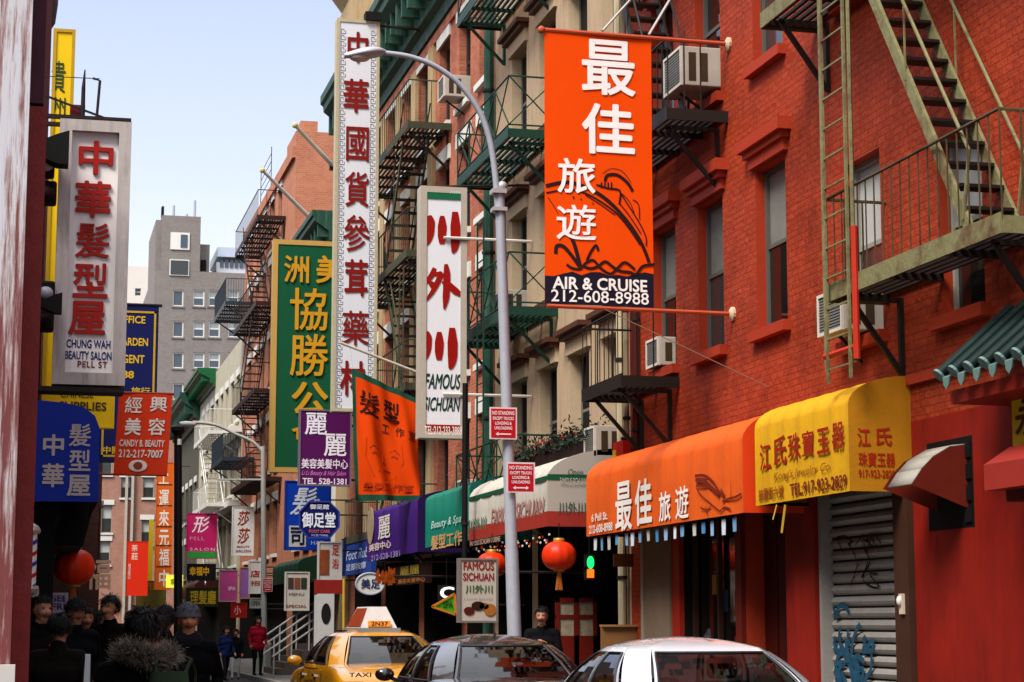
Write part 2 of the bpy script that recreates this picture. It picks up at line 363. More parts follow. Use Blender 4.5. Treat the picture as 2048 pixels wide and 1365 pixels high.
# ------------------------------------------------------------------ buildings
def frm(kind, c):
    if kind == 'R': return lambda u, d, z: (c + d, u, z)
    if kind == 'L': return lambda u, d, z: (c - d, u, z)
    return lambda u, d, z: (u, c + d, z)
def fbox(b, f, u0, u1, d0, d1, z0, z1, mi=0):
    P = [f(u, d, z) for z in (z0, z1) for d in (d0, d1) for u in (u0, u1)]
    return b.add(P, [(0, 1, 3, 2), (4, 6, 7, 5), (0, 4, 5, 1), (2, 3, 7, 6), (0, 2, 6, 4), (1, 5, 7, 3)], mi)
def building(name, label, kind, c, u0, u1, zt, dep, mat, holes, z0=-.1, reveal=.2, side=None, rev=None):
    cx = f0 = frm(kind, c)
    root = thing(name, label, 'building', f0((u0 + u1) / 2, dep / 2, 0))
    b = MB(); us = sorted({u0, u1} | {h[0] for h in holes} | {h[1] for h in holes}); zs = sorted({z0, zt} | {h[2] for h in holes} | {h[3] for h in holes})
    for i in range(len(us) - 1):
        for j in range(len(zs) - 1):
            um, zm = (us[i] + us[i + 1]) / 2, (zs[j] + zs[j + 1]) / 2
            if any(h[0] < um < h[1] and h[2] < zm < h[3] for h in holes): continue
            b.quad(f0(us[i], 0, zs[j]), f0(us[i + 1], 0, zs[j]), f0(us[i + 1], 0, zs[j + 1]), f0(us[i], 0, zs[j + 1]))
    for h in holes:
        a, e, p, q = h[:4]; r = h[4] if len(h) > 4 else reveal
        for A, B in (((a, p), (e, p)), ((e, p), (e, q)), ((e, q), (a, q)), ((a, q), (a, p))):
            b.quad(f0(A[0], 0, A[1]), f0(B[0], 0, B[1]), f0(B[0], r, B[1]), f0(A[0], r, A[1]), 1 if r < .45 else 2)  # deep recesses get near-black walls that paint in the interior shade
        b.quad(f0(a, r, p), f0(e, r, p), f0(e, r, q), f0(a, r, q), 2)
    for A, B in (((u0, 0), (u0, dep)), ((u0, dep), (u1, dep)), ((u1, dep), (u1, 0))):
        b.quad(f0(A[0], A[1], z0), f0(B[0], B[1], z0), f0(B[0], B[1], zt), f0(A[0], A[1], zt))
    b.quad(f0(u0, 0, zt), f0(u1, 0, zt), f0(u1, dep, zt), f0(u0, dep, zt))
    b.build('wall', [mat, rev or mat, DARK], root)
    root['_f'] = kind + str(c); return root
def window(root, kind, c, u, w, za, zb, fr=None, gl=GL_DARK, gl2=None, lintel=None, sill=None, lm=None, sm=None, rev=.2, mode='hung', fw=.05):
    f = frm(kind, c); fr = fr or M('3a3632', .6); u0, u1 = u - w / 2, u + w / 2; zm = (za + zb) / 2 + (zb - za) * .02
    d0 = rev - .08; b = MB()
    for a in ((u0, u0 + fw, za, zb), (u1 - fw, u1, za, zb), (u0 + fw, u1 - fw, zb - fw, zb), (u0 + fw, u1 - fw, za, za + fw)): fbox(b, f, a[0], a[1], d0, rev - .01, a[2], a[3])
    if mode == 'hung': fbox(b, f, u0 + fw, u1 - fw, d0 + .015, rev - .015, zm - fw / 2, zm + fw / 2)
    wn = b.build('window', fr, root)
    if mode == 'hung':
        fbox(MB(), f, u0 + fw, u1 - fw, rev - .03, rev - .02, zm + fw / 2, zb - fw).build('pane', gl2 or gl, wn)
        fbox(MB(), f, u0 + fw, u1 - fw, rev - .045, rev - .035, za + fw, zm - fw / 2).build('pane', gl, wn)
    else: fbox(MB(), f, u0 + fw, u1 - fw, rev - .03, rev - .02, za + fw, zb - fw).build('pane', gl, wn)
    if lintel:
        lb = MB()
        if lintel == 'step':
            for e, d, p, q in ((.1, .06, .03, .17), (.15, .11, .17, .25), (.22, .17, .25, .4)): fbox(lb, f, u0 - e, u1 + e, -d, .01, zb + p, zb + q)
        elif lintel == 'brown':
            fbox(lb, f, u0 - .1, u1 + .1, -.06, .01, zb - .02, zb + .22, 1); fbox(lb, f, u0 - .15, u1 + .15, -.16, .01, zb + .22, zb + .3, 0); fbox(lb, f, u0 - .2, u1 + .2, -.24, .01, zb + .3, zb + .38, 0)
        else: fbox(lb, f, u0 - .12, u1 + .12, -.05, .01, zb, zb + .32)
        lb.build('lintel', lm if isinstance(lm, list) else [lm or STONEW], wn)
    if sill: fbox(MB(), f, u0 - .1, u1 + .1, -.1, rev - .1, za - .13, za - .005).build('sill', sm or STONEW, wn)
    return wn
def H(u, w, za, zb): return (u - w / 2, u + w / 2, za, zb)

# red painted tenement on the right
XW = 8.5
w1 = [(u, 1.0, z, z + 1.98) for u in (26.3, 24.35, 22.15) for z in (5.07, 8.37, 11.67)] + [(19.45, .95, 4.57, 6.5), (17.15, .9, 4.5, 6.22), (19.45, .95, 8.37, 10.35), (17.15, .9, 8.37, 10.35), (14.5, .95, 4.57, 6.5), (12.2, .95, 4.57, 6.5)]
shop1 = [(23.45, 25.6, .75, 3.2, .5), (25.95, 27.5, -.1, 3.2, .7), (21.75, 23.2, -.1, 3.2, .35), (18.72, 20.83, -.1, 3.55, .22)]
r1 = building('red_tenement', 'bright red painted brick tenement with stepped lintels behind the orange and yellow awnings', 'R', XW, 9.0, 28.0, 17.2, 12, RED1, [H(*w) for w in w1] + shop1, rev=REDTRIM)
for i, w in enumerate(w1):
    hi = w[2] > 8
    window(r1, 'R', XW, *w, fr=M('54504a', .6) if i < 9 else M('8a8880', .6), gl=(GL_MID if i % 2 else GL_DARK), gl2=(GL_DARK if hi and i < 9 else CURT if i < 9 else BLIND), lintel='step' if i < 9 else None, sill=True, lm=REDTRIM, sm=REDTRIM)
# string course, shop front pieces
f = frm('R', XW)
fbox(MB(), f, 9.0, 28.0, -.05, 0, 3.92, 4.02).build('string_course', REDTRIM, r1)
for a, e, m_ in ((25.62, 25.93, M('8a2012', .5)), (20.85, 21.72, RED_FLAT), (23.22, 23.43, M('5a1610', .5))): fbox(MB(), f, a, e, -.06, 0, -.1, 3.0).build('pilaster', m_, r1)
fbox(MB(), f, 25.95, 27.05, -.09, .05, -.1, 3.0).build('pilaster', M('6e5c4c', .8, var=.15, sc=8, bump=.2), r1)
fbox(MB(), f, 27.18, 27.3, -.08, .05, -.1, 3.0).build('post', M('8a7e6c', .5), r1)
b = MB(); fbox(b, f, 23.45, 25.6, -.02, .04, .65, .75); fbox(b, f, 23.5, 23.58, .1, .16, .75, 3.2); fbox(b, f, 25.47, 25.55, .1, .16, .75, 3.2); fbox(b, f, 24.5, 24.56, .1, .16, .75, 3.2)
sw = b.build('shop_window', M('3a2218', .5), r1); fbox(MB(), f, 23.46, 25.59, .18, .19, .76, 3.19).build('pane', GL_DARK, sw)
b = MB()
for k in range(3): fbox(b, f, 21.8 + k * .47, 22.22 + k * .47, .22, .3, .1, 3.1)
b.build('panel', M('3a0c08', .45, var=.3), r1)
b = MB(); rq = random.Random(5)
for k in range(9):
    u, z = 23.55 + (k % 5) * .42 + rq.uniform(-.05, .05), (1.0, 1.75)[k // 5] + rq.uniform(-.1, .2); w, h = rq.uniform(.12, .2), rq.uniform(.16, .3)
    MB().box(XW + .172, XW + .178, u, u + w, z, z + h).build('poster', M(('8a8478', '7a2a1c', '2a3a5a', '8a6a28', '4a5a48')[k % 5], .5, var=.6, sc=16), r1)
fbox(MB(), f, 9, 18.3, -.04, 0, -.1, 3.55).build('shaded_wall_band', RED_FLAT, r1)  # darker red band paints the shade low on the wall
fbox(MB(), f, 18.32, 18.66, -.1, .1, -.1, 2.95).build('post', M('3a2218', .6, var=.4, sc=5), r1)
# cream tenement
w2 = [(u, 1.15, z, z + 1.95) for u in (28.85, 30.85, 32.85, 34.95) for z in (3.98, 7.05, 10.15)]
shop2 = [(28.3, 33.6, -.1, 3.2, 1.3), (34.0, 36.6, -.1, 3.2, 1.0)]
r2 = building('cream_tenement', 'cream stucco tenement with brown hooded lintels above the white restaurant awning', 'R', XW + .02, 28.0, 36.9, 17.6, 12, CREAM, [H(*w) for w in w2] + shop2, rev=CREAMTRIM)
for i, w in enumerate(w2):
    window(r2, 'R', XW + .02, *w, fr=M('6a6660', .6), gl=GL_DARK, gl2=(GL_MID, CURT, GL_DARK)[i % 3], lintel='brown', sill=True, lm=[BROWN, CREAMTRIM], sm=BROWN, rev=.26)
f2 = frm('R', XW + .02)
fbox(MB(), f2, 28.0, 36.9, -.12, 0, 3.3, 3.5).build('string_course', BROWN, r2)
# brick building with green cornice
CZ = 14.75
w3 = [(u, 1.15, z, z + 1.9) for u in (37.9, 39.9, 42.0) for z in (3.75, 6.65, 9.6, 12.35)] + [(u, 1.3, z, z + 2.0) for u in (44.4, 46.4, 48.6, 50.8, 53) for z in (3.75, 6.65, 9.6, 12.35)]
shop3 = [(37.3, 39.5, -.1, 3, 1), (40, 44, -.1, 3, 1), (44.6, 49, -.1, 3, 1), (49.6, 53.8, -.1, 3, 1)]
r3 = building('brick_tenement', 'orange brick tenement with white lintels under a heavy green cornice', 'R', XW + .05, 36.9, 55, 15.9, 12, BRK3, [H(*w) for w in w3] + shop3)
for i, w in enumerate(w3):
    window(r3, 'R', XW + .05, *w, fr=GREEN if w[0] > 43 else M('3a3230', .6), gl=GL_DARK, gl2=(GL_DARK, CURT, GL_MID)[i % 3], lintel='flat', sill=True, lm=STONEW, sm=STONEW, rev=.24, fw=.09 if w[0] > 43 else .05)
def cornice(root, X, u0, u1, z0, m, d=.9, h=1.1):
    g = frm('R', X); prof = [(0, 0), (-.12 * d, 0), (-.14 * d, .16 * h), (-.3 * d, .2 * h), (-.34 * d, .45 * h), (-.55 * d, .55 * h), (-.9 * d, .72 * h), (-.92 * d, .82 * h), (-d, .86 * h), (-d, h), (0, h)]
    b = MB().prism([g(u0, a, z0 + q) for a, q in prof], Vector(g(u1, 0, 0)) - Vector(g(u0, 0, 0)))
    n = int((u1 - u0) / .7)
    for k in range(n + 1):
        u = u0 + .1 + k * (u1 - u0 - .3) / max(1, n); fbox(b, g, u, u + .14, -.75 * d, -.1 * d, z0 + .3 * h, z0 + .62 * h)
    return b.build('cornice', m, root)
cornice(r3, XW + .05, 36.9, 55, CZ, GREEN, .95, 1.6)
f3 = frm('R', XW + .05)
fbox(MB(), f3, 36.9, 55, -.06, 0, 14.5, 14.72).build('string_course', BRK3, r3)
fbox(MB(), f3, 36.9, 55, -.15, 0, 3.05, 3.35).build('string_course', GREEN, r3)
for i, u in enumerate((43.3, 45.4, 47.5, 49.7, 51.9)): fbox(MB(), f3, u - .28, u + .28, -.07, 0, 3.4, 14.5).build('pilaster', TANW, r3)
# further buildings of the right row
w4 = [(u, 1.2, z, z + 1.9) for u in (56.6, 58.8, 61) for z in (4, 7.1, 10.2)]
r4 = building('tan_building', 'tan stone building with a pale corner pier behind the tall white sign', 'R', XW, 55, 57.5, 19.5, 10, TANW, [])
fbox(MB(), frm('R', XW), 57.2, 57.52, -.12, 0, 0, 19.4).build('pier', WHITE, r4)
MB().prism([(XW - .5, 55.4, 20.3), (XW + .1, 55.4, 19.5), (XW + .1, 55.4, 21), (XW - .5, 55.4, 21)], (0, 2, 0)).build('cornice', TANW, r4)
r5 = building('green_corniced_house', 'low building with a sloping green cornice beside the tall bare brick gable', 'R', XW, 57.5, 67, 12.9, 10, BRK6, [H(u, 1.2, z, z + 1.9) for u in (59, 61.2, 63.4, 65.6) for z in (4, 7.1, 10.2)] + [(58, 66.5, -.1, 3, .8)])
for u in (59, 61.2, 63.4, 65.6):
    for z in (4, 7.1, 10.2): window(r5, 'R', XW, u, 1.2, z, z + 1.9, fr=M('6a3a28'), lintel='flat', sill=True)
cornice(r5, XW, 57.5, 67, 12.5, GREEN, .75, 1.1)
w6 = [(u, 1.15, z, z + 1.9) for u in (71.8, 74.2, 76.6, 79, 81.4) for z in (4, 7.1, 10.2, 13.0, 15.4)]
r6 = building('tall_brick_building', 'tall orange brick building with a bare windowless gable and dark fire escapes', 'R', XW, 67.5, 84, 18.1, 5, BRK6, [H(*w) for w in w6] + [(68, 83.5, -.1, 3, .8)])
for w in w6: window(r6, 'R', XW, *w, fr=M('6a4a3a'), lintel='flat', sill=True)
MB().box(XW, XW + 2.1, 67.5, 70, 18.1, 18.45).build('parapet', BRK6, r6); MB().box(XW + .3, XW + .9, 68.6, 69.4, 18.45, 19.1).build('chimney', BRK6, r6)
MB().box(XW - .12, XW, 67.5, 84, 17.5, 17.9).build('string_course', BRK6, r6)
r7 = building('cream_corniced_house', 'weathered cream building with white railings and a green cornice far down the right side', 'R', XW, 84, 106, 13.6, 10, CREAM7, [H(u, 1.2, z, z + 1.9) for u in (86, 88.5, 91, 93.5, 96, 98.5, 101, 103.5) for z in (4, 7.1, 10.2)] + [(85, 105, -.1, 3, .8)])
for u in (86, 88.5, 91, 93.5, 96, 98.5, 101, 103.5):
    for z in (4, 7.1, 10.2): window(r7, 'R', XW, u, 1.2, z, z + 1.9, fr=WHITE, lintel='flat', sill=True)
cornice(r7, XW, 97, 106, 12.9, M('16502c', .5, var=.3), .9, .9)
for z in (6.4, 9.5): MB().box(XW - .5, XW, 84, 94, z, z + .25).build('ledge', STONEW, r7)
r8 = building('dark_green_house', 'narrow dark building with a green top at the far end of the right side', 'R', XW, 106, 122, 13.0, 10, M('4a4a40', .8, var=.3), [H(u, 1.2, z, z + 1.9) for u in (108, 111, 114, 117) for z in (4, 7.1)])
for u in (108, 111, 114, 117):
    for z in (4, 7.1): window(r8, 'R', XW, u, 1.2, z, z + 1.9, fr=WHITE, lintel='flat', sill=True)
cornice(r8, XW, 106, 122, 12.0, GREEN, 1.1, 1.6)
# left row: only its signs lean out into view
l1 = building('oxblood_shop_building', 'near building on the left edge with peeling white paint on an oxblood shop pilaster', 'L', -.62, 6.05, 13, 8.6, 9, M('5a1c18', .6, var=.3, bump=.2), [(7.2, 12.4, .6, 3, .3)])
MB().box(-.6, -.045, 6.0, 6.35, -.1, 9).build('pilaster', peel(), l1)
MB().box(-.044, .008, 6.16, 6.5, -.1, 3.15).build('trim', M('6a1c18', .5, var=.35, bump=.3, sc=14), l1)
MB().box(-.044, -.004, 6.16, 6.5, 3.16, 9).build('trim', M('3a1420', .6, var=.35, sc=14), l1)
MB().box(-.2, -.03, 5.9, 5.995, 1.36, 1.46).build('meter_box', M('a8a29c', .5), l1)
l2 = building('beauty_parlour_building', 'left brick building carrying the beauty salon sign and the blue awning', 'L', -1.8, 13, 47.9, 10, 9, BRK3, [H(u, 1.1, z, z + 1.9) for u in (15, 18, 21, 24, 27, 30, 33, 36) for z in (4.5, 7.7)] + [(14, 39, 0, 3, .5)])
for u in (15, 18, 21, 24, 27, 30, 33, 36):
    for z in (4.5, 7.7): window(l2, 'L', -1.8, u, 1.1, z, z + 1.9, lintel='flat', sill=True)
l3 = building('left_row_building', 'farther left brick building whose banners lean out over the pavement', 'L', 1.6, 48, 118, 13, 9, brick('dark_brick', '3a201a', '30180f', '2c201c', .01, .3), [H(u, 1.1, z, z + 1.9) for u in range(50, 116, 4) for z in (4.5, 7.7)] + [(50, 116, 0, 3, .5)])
for u in range(50, 116, 4):
    for z in (4.5, 7.7): window(l3, 'L', 1.6, u, 1.1, z, z + 1.9, lintel='flat', sill=True)
# house closing the street
YE = 131.0
def pw(root, Y, x0, y0, x1, y1, **k):
    xa, xb, za, zb = rectY(x0, y0, x1, y1, Y); window(root, 'E', Y, (xa + xb) / 2, xb - xa, za, zb, **k)
def ph(Y, x0, y0, x1, y1):
    xa, xb, za, zb = rectY(x0, y0, x1, y1, Y); return (xa, xb, za, zb)
e1w = [(203, 1010, 224, 1066), (198, 1082, 220, 1130), (286, 955, 308, 996), (283, 1040, 304, 1090), (203, 900, 224, 950), (286, 870, 308, 915), (242, 955, 262, 996), (120, 900, 142, 950), (120, 1010, 142, 1060)]
e1 = building('pink_brick_house', 'pinkish brick house closing the far end of the street below the grey tower', 'E', YE, -12, 10.5, 15.0, 12, PINKBR, [ph(YE, *w) for w in e1w])
for w in e1w: pw(e1, YE, *w, fr=M('8a8478'), gl=GL_MID, gl2=BLIND, lintel='flat', sill=True)
for px in (250, 262): MB().box(atY(px, 1000, YE)[0], atY(px + 5, 1000, YE)[0], YE - .25, YE, 0, 14.5).build('pipe', M('a89c90'), e1)
# grey tower behind
YG = 190.0
gw = [(343, 468, 377, 498), (341, 522, 376, 550)] + [(x0, y0, x1, y1) for (y0, y1) in ((580, 613), (642, 675), (705, 737), (767, 800), (829, 862)) for x0, x1 in ((345, 367), (386, 409), (417, 440), (456, 478))]
def gx(px): return atY(px, 700, YG)[0]
ztop = atY(355, 432, YG)[1]; zl = atY(355, 440, YG)[1]; zr = atY(430, 545, YG)[1]
gb = building('grey_tower_block', 'tall grey brick block with white framed windows and a stepped roofline behind the street end', 'E', YG, gx(306), gx(560), zr, 20, GREYBR, [ph(YG, *w) for w in gw if w[1] > 560])
for w in gw:
    if w[1] > 560: pw(gb, YG, *w, fr=WHITE, gl=GL_BLUE, gl2=GL_PALE if w[0] > 380 else GL_MID, mode='hung' if w[0] > 380 else 'one', fw=.12, sill=True, sm=GREYBR)
t = MB().box(gx(318), gx(396), YG - .01, YG + 12, zr, ztop).box(gx(306), gx(318), YG + .5, YG + 12, zr, zl)
t.build('stair_tower', GREYBR, gb)
for w, m_ in ((gw[0], 'one'), (gw[1], 'one')):
    xa, xb, za, zb = rectY(*w, YG); b = MB()
    b.box(xa - .1, xb + .1, YG - .12, YG - .02, za - .1, zb + .1); wn = b.build('window', WHITE, gb)
    if m_ == 'one' and w[1] < 500:
        MB().box((xa + xb) / 2 + .05, xb - .1, YG - .17, YG - .13, za + .1, zb - .1).build('pane', GL_BLUE, wn)
    else: MB().box(xa, xb, YG - .17, YG - .13, za, zb).build('pane', GL_MID, wn)
MB().box(gx(396), gx(417), YG + 1, YG + 8, zr, atY(400, 485, YG)[1]).build('penthouse', GREYBR, gb)
MB().box(gx(399), gx(410), YG + .8, YG + 1, atY(400, 538, YG)[1], atY(400, 517, YG)[1]).build('door', DARK, gb)
for px_, h_ in ((345, 1.6), (372, .8), (388, 2.2)): MB().tube([(gx(px_), YG + 3, ztop - .2), (gx(px_), YG + 3, ztop + h_)], .12, 6).build('vent_pipe', STEEL, gb)
MB().box(gx(319), gx(324), YG + 2, YG + 3, zl - .5, atY(320, 404, YG)[1]).build('chimney', DARK, gb)
pe = MB().box(gx(433), gx(560), YG + 2, YG + 9, zr, atY(430, 517, YG)[1]); pe.build('penthouse', M('b8bcc4', .5), gb)
MB().box(gx(434), gx(560), YG + 1.6, YG + 10, atY(430, 507, YG)[1], atY(430, 488, YG)[1]).build('penthouse', M('aab4c4', .3), gb)
b = MB()
for k in range(6): b.box(gx(440 + k * 10), gx(447 + k * 10), YG + 1.9, YG + 2, atY(430, 527, YG)[1], atY(430, 512, YG)[1])
b.build('pane', GL_BLUE, gb)
YP = 260.0
pb = building('pale_far_building', 'pale hazy building showing between the salon sign and the grey tower', 'E', YP, atY(60, 600, YP)[0], atY(320, 600, YP)[0], atY(280, 533, YP)[1], 10, M('c8c0b8', .9, var=.12, sc=.5), [ph(YP, 270, 577, 282, 592)])  # distance haze is put into this pale wall colour
pw(pb, YP, 270, 577, 282, 592, gl=GL_MID, fr=WHITE)
# ------------------------------------------------------------------ fire escapes
def fe(name, label, mat, platforms, X=XW, depth=.75, rail=.95, stairs=(), ladders=(), group='fire escapes on the house fronts', rm=None, rlm=None, slat=.1, xbr=False, bal=.14):
    root = thing(name, label, 'fire escape', (X - depth / 2, (platforms[0][0] + platforms[0][1]) / 2, platforms[0][2]), group)
    xo = X - depth; rm = rm or mat
    for y0, y1, z in platforms:
        b = MB(); n = max(3, int(depth / slat))
        for k in range(n + 1): x = xo + .03 + k * (depth - .06) / n; b.box(x - .022, x + .022, y0, y1, z - .02, z + .015)
        for k in range(int((y1 - y0) / 1.0) + 1): y = y0 + .03 + k * (y1 - y0 - .06) / max(1, int((y1 - y0) / 1.0)); b.box(xo, X, y - .025, y + .025, z - .085, z - .021)
        b.build('platform', mat, root)
        b = MB().box(xo - .02, xo, y0, y1, z - .12, z + .06)
        b.box(xo, X, y0 - .02, y0, z - .12, z + .03).box(xo, X, y1, y1 + .02, z - .12, z + .03); b.build('edge_beam', rm, root)
        b = MB(); b.tube([(X, y0, z + rail), (xo, y0, z + rail), (xo, y1, z + rail), (X, y1, z + rail)], .017, 6)
        n = int((y1 - y0) / bal)
        if xbr:
            b.tube([(X, y0, z + .1), (xo, y0, z + .1), (xo, y1, z + .1), (X, y1, z + .1)], .016, 5); m_ = max(1, round((y1 - y0) / 1.1))
            for k in range(m_):
                a, e = y0 + k * (y1 - y0) / m_, y0 + (k + 1) * (y1 - y0) / m_
                b.bar((xo, a, z + .1), (xo, e, z + rail), .02); b.bar((xo, e, z + .1), (xo, a, z + rail), .02); b.bar((xo, e, z), (xo, e, z + rail), .025)
            for yy in (y0, y1): b.bar((xo, yy, z + .1), (X, yy, z + rail), .02); b.bar((X, yy, z + .1), (xo, yy, z + rail), .02)
        else:
            for k in range(n + 1): y = y0 + k * (y1 - y0) / n; b.box(xo - .006, xo + .006, y - .006, y + .006, z, z + rail)
            for yy in (y0, y1):
                for k in range(1, int(depth / bal)): x = xo + k * bal; b.box(x - .008, x + .008, yy - .008, yy + .008, z, z + rail)
        b.build('railing', rlm or rm, root)
        for yy in (y0 + .35, y1 - .35):
            b = MB().bar((X - .02, yy, z - .13), (X - .02, yy, z - .9), .06).bar((xo + .08, yy, z - .13), (X, yy, z - .13), .05).bar((xo + .1, yy, z - .14), (X - .03, yy, z - .88), .05); b.build('bracket', mat, root)
    for (ya, za, yb, zb, xi, wd) in stairs:      # from (ya, za) bottom to (yb, zb) top
        b = MB()
        for x in (xi, xi + wd): b.bar((x, ya, za), (x, yb, zb), .035, .125)
        b.build('stringer', rm, root); b = MB(); n = max(2, int(abs(zb - za) / .24))
        for k in range(1, n): t = k / n; y, z = ya + (yb - ya) * t, za + (zb - za) * t; b.box(xi + .02, xi + wd - .02, y - .1, y + .1, z - .015, z + .015)
        b.build('tread', mat, root)
        b = MB(); dy = .18 if yb > ya else -.18
        for x in (xi - .02, xi + wd + .02):
            up = Vector((0, 0, .72)); b.tube([Vector((x, ya + (yb - ya) * .04, za + (zb - za) * .04)), Vector((x, ya - dy * .3, za)) + up, Vector((x, yb, zb)) + up], .017, 6)
            b.bar(Vector((x, ya + (yb - ya) * .5, za + (zb - za) * .5)), Vector((x, ya + (yb - ya) * .5, za + (zb - za) * .5)) + up, .016)
        b.build('handrail', rm, root)
    for (y0, y1, x, z0, z1) in ladders:
        b = MB()
        for y in (y0, y1): b.bar((x, y, z0), (x, y, z1), .026, .036)
        n = int((z1 - z0) / .31)
        for k in range(n): b.bar((x, y0, z0 + .15 + k * .31), (x, y1, z0 + .15 + k * .31), .017)
        b.build('ladder', rm, root)
    return root
F1 = fe('fire_escape', 'peeling olive fire escape with stair and ladder nearest on the red wall', BLACKFE, [(15.05, 18.85, 4.93), (14.6, 20.6, 8.33)], depth=.66, rail=.95, rm=OLIVEFE, rlm=M('4e4028', .6, var=.5, sc=20, stain='2a140a'),
        stairs=[(15.75, 4.95, 18.15, 8.33, XW - .6, .48)], ladders=[(18.15, 18.72, XW - .73, 3.95, 9.3)], bal=.2)
b = MB()
for y in (18.08, 18.82): b.tube([(XW - .7, y, 4.1), (XW - .7, y, 9.4)], .022, 6)
b.build('guide_rail', OLIVEFE, F1)
MB().tube([(XW - .7, 18.06, 4.13), (XW - .7, 18.06, 5.45)], .036, 8).tube([(XW - .7, 18.06, 4.25), (XW - .7, 18.85, 4.25)], .036, 8).build('guide_rail', M('a82a18', .5), F1)
fe('fire_escape', 'dark slatted fire escape behind the hanging orange banner on the red wall', BLACKFE, [(23.6, 27.6, 8.02), (25.7, 27.7, 4.85), (23.6, 27.6, 11.4)], depth=.8, stairs=[(24.6, 8.05, 26.6, 11.4, XW - .7, .5)], bal=.22)
fe('fire_escape', 'green cross braced fire escape climbing the cream stucco front', GREENFE, [(32.0, 36.4, 3.7), (32.2, 36.4, 6.8), (32.2, 36.4, 9.85), (32.2, 36.4, 13.0)], X=XW + .02, depth=.85, xbr=True,
   ladders=[(33.6, 34.1, XW - .95, 4, 8.6)], rm=GREENFE)
fe('fire_escape', 'rusty brown fire escape zigzagging up the orange brick front under the green cornice', BLACKFE, [(42.6, 49.5, 3.6), (41.2, 46.5, 6.55), (41.2, 48.5, 9.4), (41.2, 48.5, 12.2)], X=XW + .05, depth=.95, rm=M('3c3c2c', .55, var=.4),
   stairs=[(42.2, 6.6, 44.6, 9.4, XW - .8, .55), (44.6, 9.45, 42.2, 12.2, XW - .8, .55), (45.2, 3.6, 42.8, 6.55, XW - .8, .55)], ladders=[(41.1, 41.55, XW - 1.0, 3.6, 9.0)], bal=.25)
fe('fire_escape', 'thin dark balcony fire escape stacked on the far tall brick front', BLACKFE, [(70, 78, 6.6), (70, 78, 9.7), (70, 78, 12.8), (70, 78, 15.9)], depth=1.0,
   stairs=[(72, 6.7, 76, 9.7, XW - .9, .6), (76, 9.8, 72, 12.8, XW - .9, .6), (72, 12.9, 76, 15.9, XW - .9, .6)], ladders=[(74.0, 77.5, XW - .1, 15.9, 19.4)], rm=M('2a1612', .6), bal=.3)
fe('fire_escape', 'slate blue balcony fire escape with boarded rail at the far brick corner', M('2a323a', .5), [(79, 84, 14.2), (79, 84, 8.0)], depth=1.25, rm=M('2a323a', .5), bal=.1)
fe('fire_escape', 'white painted stair and railing on the cream building far down the right side', M('9a968a', .6), [(86, 94, 6.6), (86, 94, 9.7)], depth=1.2, rm=WHITE, stairs=[(88, 6.7, 93, 9.7, XW - 1.05, .7), (88, 3.2, 93, 6.6, XW - 1.05, .7)], bal=.35)
# ------------------------------------------------------------------ window air conditioners
def ac(label, u, za, w=.62, h=.42, out=.42, X=XW, tilt=0):
    root = thing('air_conditioner', label, 'air conditioner', (X - out / 2, u, za), 'window air conditioners')
    b = MB().box(X - out + .02, X + .12, u - w / 2, u + w / 2, za, za + h)
    b.build('casing', M('a49c90', .5, var=.15, sc=8), root, bevel=.012)
    b = MB(); n = 12
    for k in range(n): z = za + .04 + k * (h - .08) / n; b.box(X - out - .002, X - out + .018, u - w / 2 + .03, u + w / 2 - .03, z, z + (h - .08) / n * .55)
    b.build('grille', M('6c6a66', .5), root)
    b = MB()
    for a in ((u - w / 2, u - w / 2 + .03, za, za + h), (u + w / 2 - .03, u + w / 2, za, za + h), (u - w / 2 + .03, u + w / 2 - .03, za, za + .035), (u - w / 2 + .03, u + w / 2 - .03, za + h - .035, za + h)): b.box(X - out - .014, X - out + .02, *a)
    b.build('rim', M('c0b8ac', .5), root)
    b = MB()
    for k in range(2): b.box(X - out + .1 + k * .16, X - out + .2 + k * .16, u - w / 2 - .003, u - w / 2 + .01, za + .06, za + h - .08)
    b.build('vent', M('3a2c1c', .6), root)
    MB().bar((X - out + .1, u, za - .02), (X, u, za - .3), .03).build('bracket', BLACKFE, root); return root
ac('beige air conditioner in the red wall window right of the orange banner', 24.25, 8.45, .72, .52, .52)
ac('pale air conditioner in the cream wall window beside the downpipe', 28.5, 4.0, .56, .45, .5, XW + .02)
ac('white air conditioner under the olive fire escape ladder', 19.55, 4.6, .66, .45, .35)
ac('small air conditioner behind the dark fire escape at the left edge of the red wall', 26.45, 5.1, .55, .4, .14)
ac('air conditioner hanging above the street lamp arm on orange brick', 39.9, 12.4, .62, .46, .5, XW + .05)
ac('pale air conditioner standing on the rusty fire escape', 42.1, 9.62, .62, .46, .5, XW + .05)
ac('white air conditioner on the orange brick above the teal awning', 37.9, 3.8, .66, .5, .5, XW + .05)
ac('round edged air conditioner on the green fire escape of the cream front', 34.9, 7.1, .6, .42, .4, XW + .02)
# ------------------------------------------------------------------ pipes
def pipe(label, pts, r, m, name='downpipe'):
    root = thing(name, label, 'pipe', pts[0]); MB().tube(pts, r, 8).build('pipe', m, root)
    (x, y, z0), (x1, y1, z1) = pts[0], pts[-1]; b = MB(); n = int(abs(z1 - z0) / 1.6)
    for k in range(n): z = min(z0, z1) + .6 + k * 1.6; b.tube([(x, y, z), (x, y, z + .05)], r * 1.35, 8)
    if n: b.build('clamp', BLACKFE, root)
    return root
pipe('cream painted downpipe between the cream and red house fronts', [(XW - .1, 28.15, 0), (XW - .1, 28.15, 16)], .06, M('b0a284', .6))
pipe('second thinner downpipe beside the red wall edge', [(XW - .1, 27.85, 3.9), (XW - .1, 27.85, 16)], .045, M('7a6a54', .6))
pipe('dark red drain pipe on the red wall beside the downpipes', [(XW - .08, 27.45, 3.7), (XW - .08, 27.45, 8)], .05, M('3a0e0a', .6))
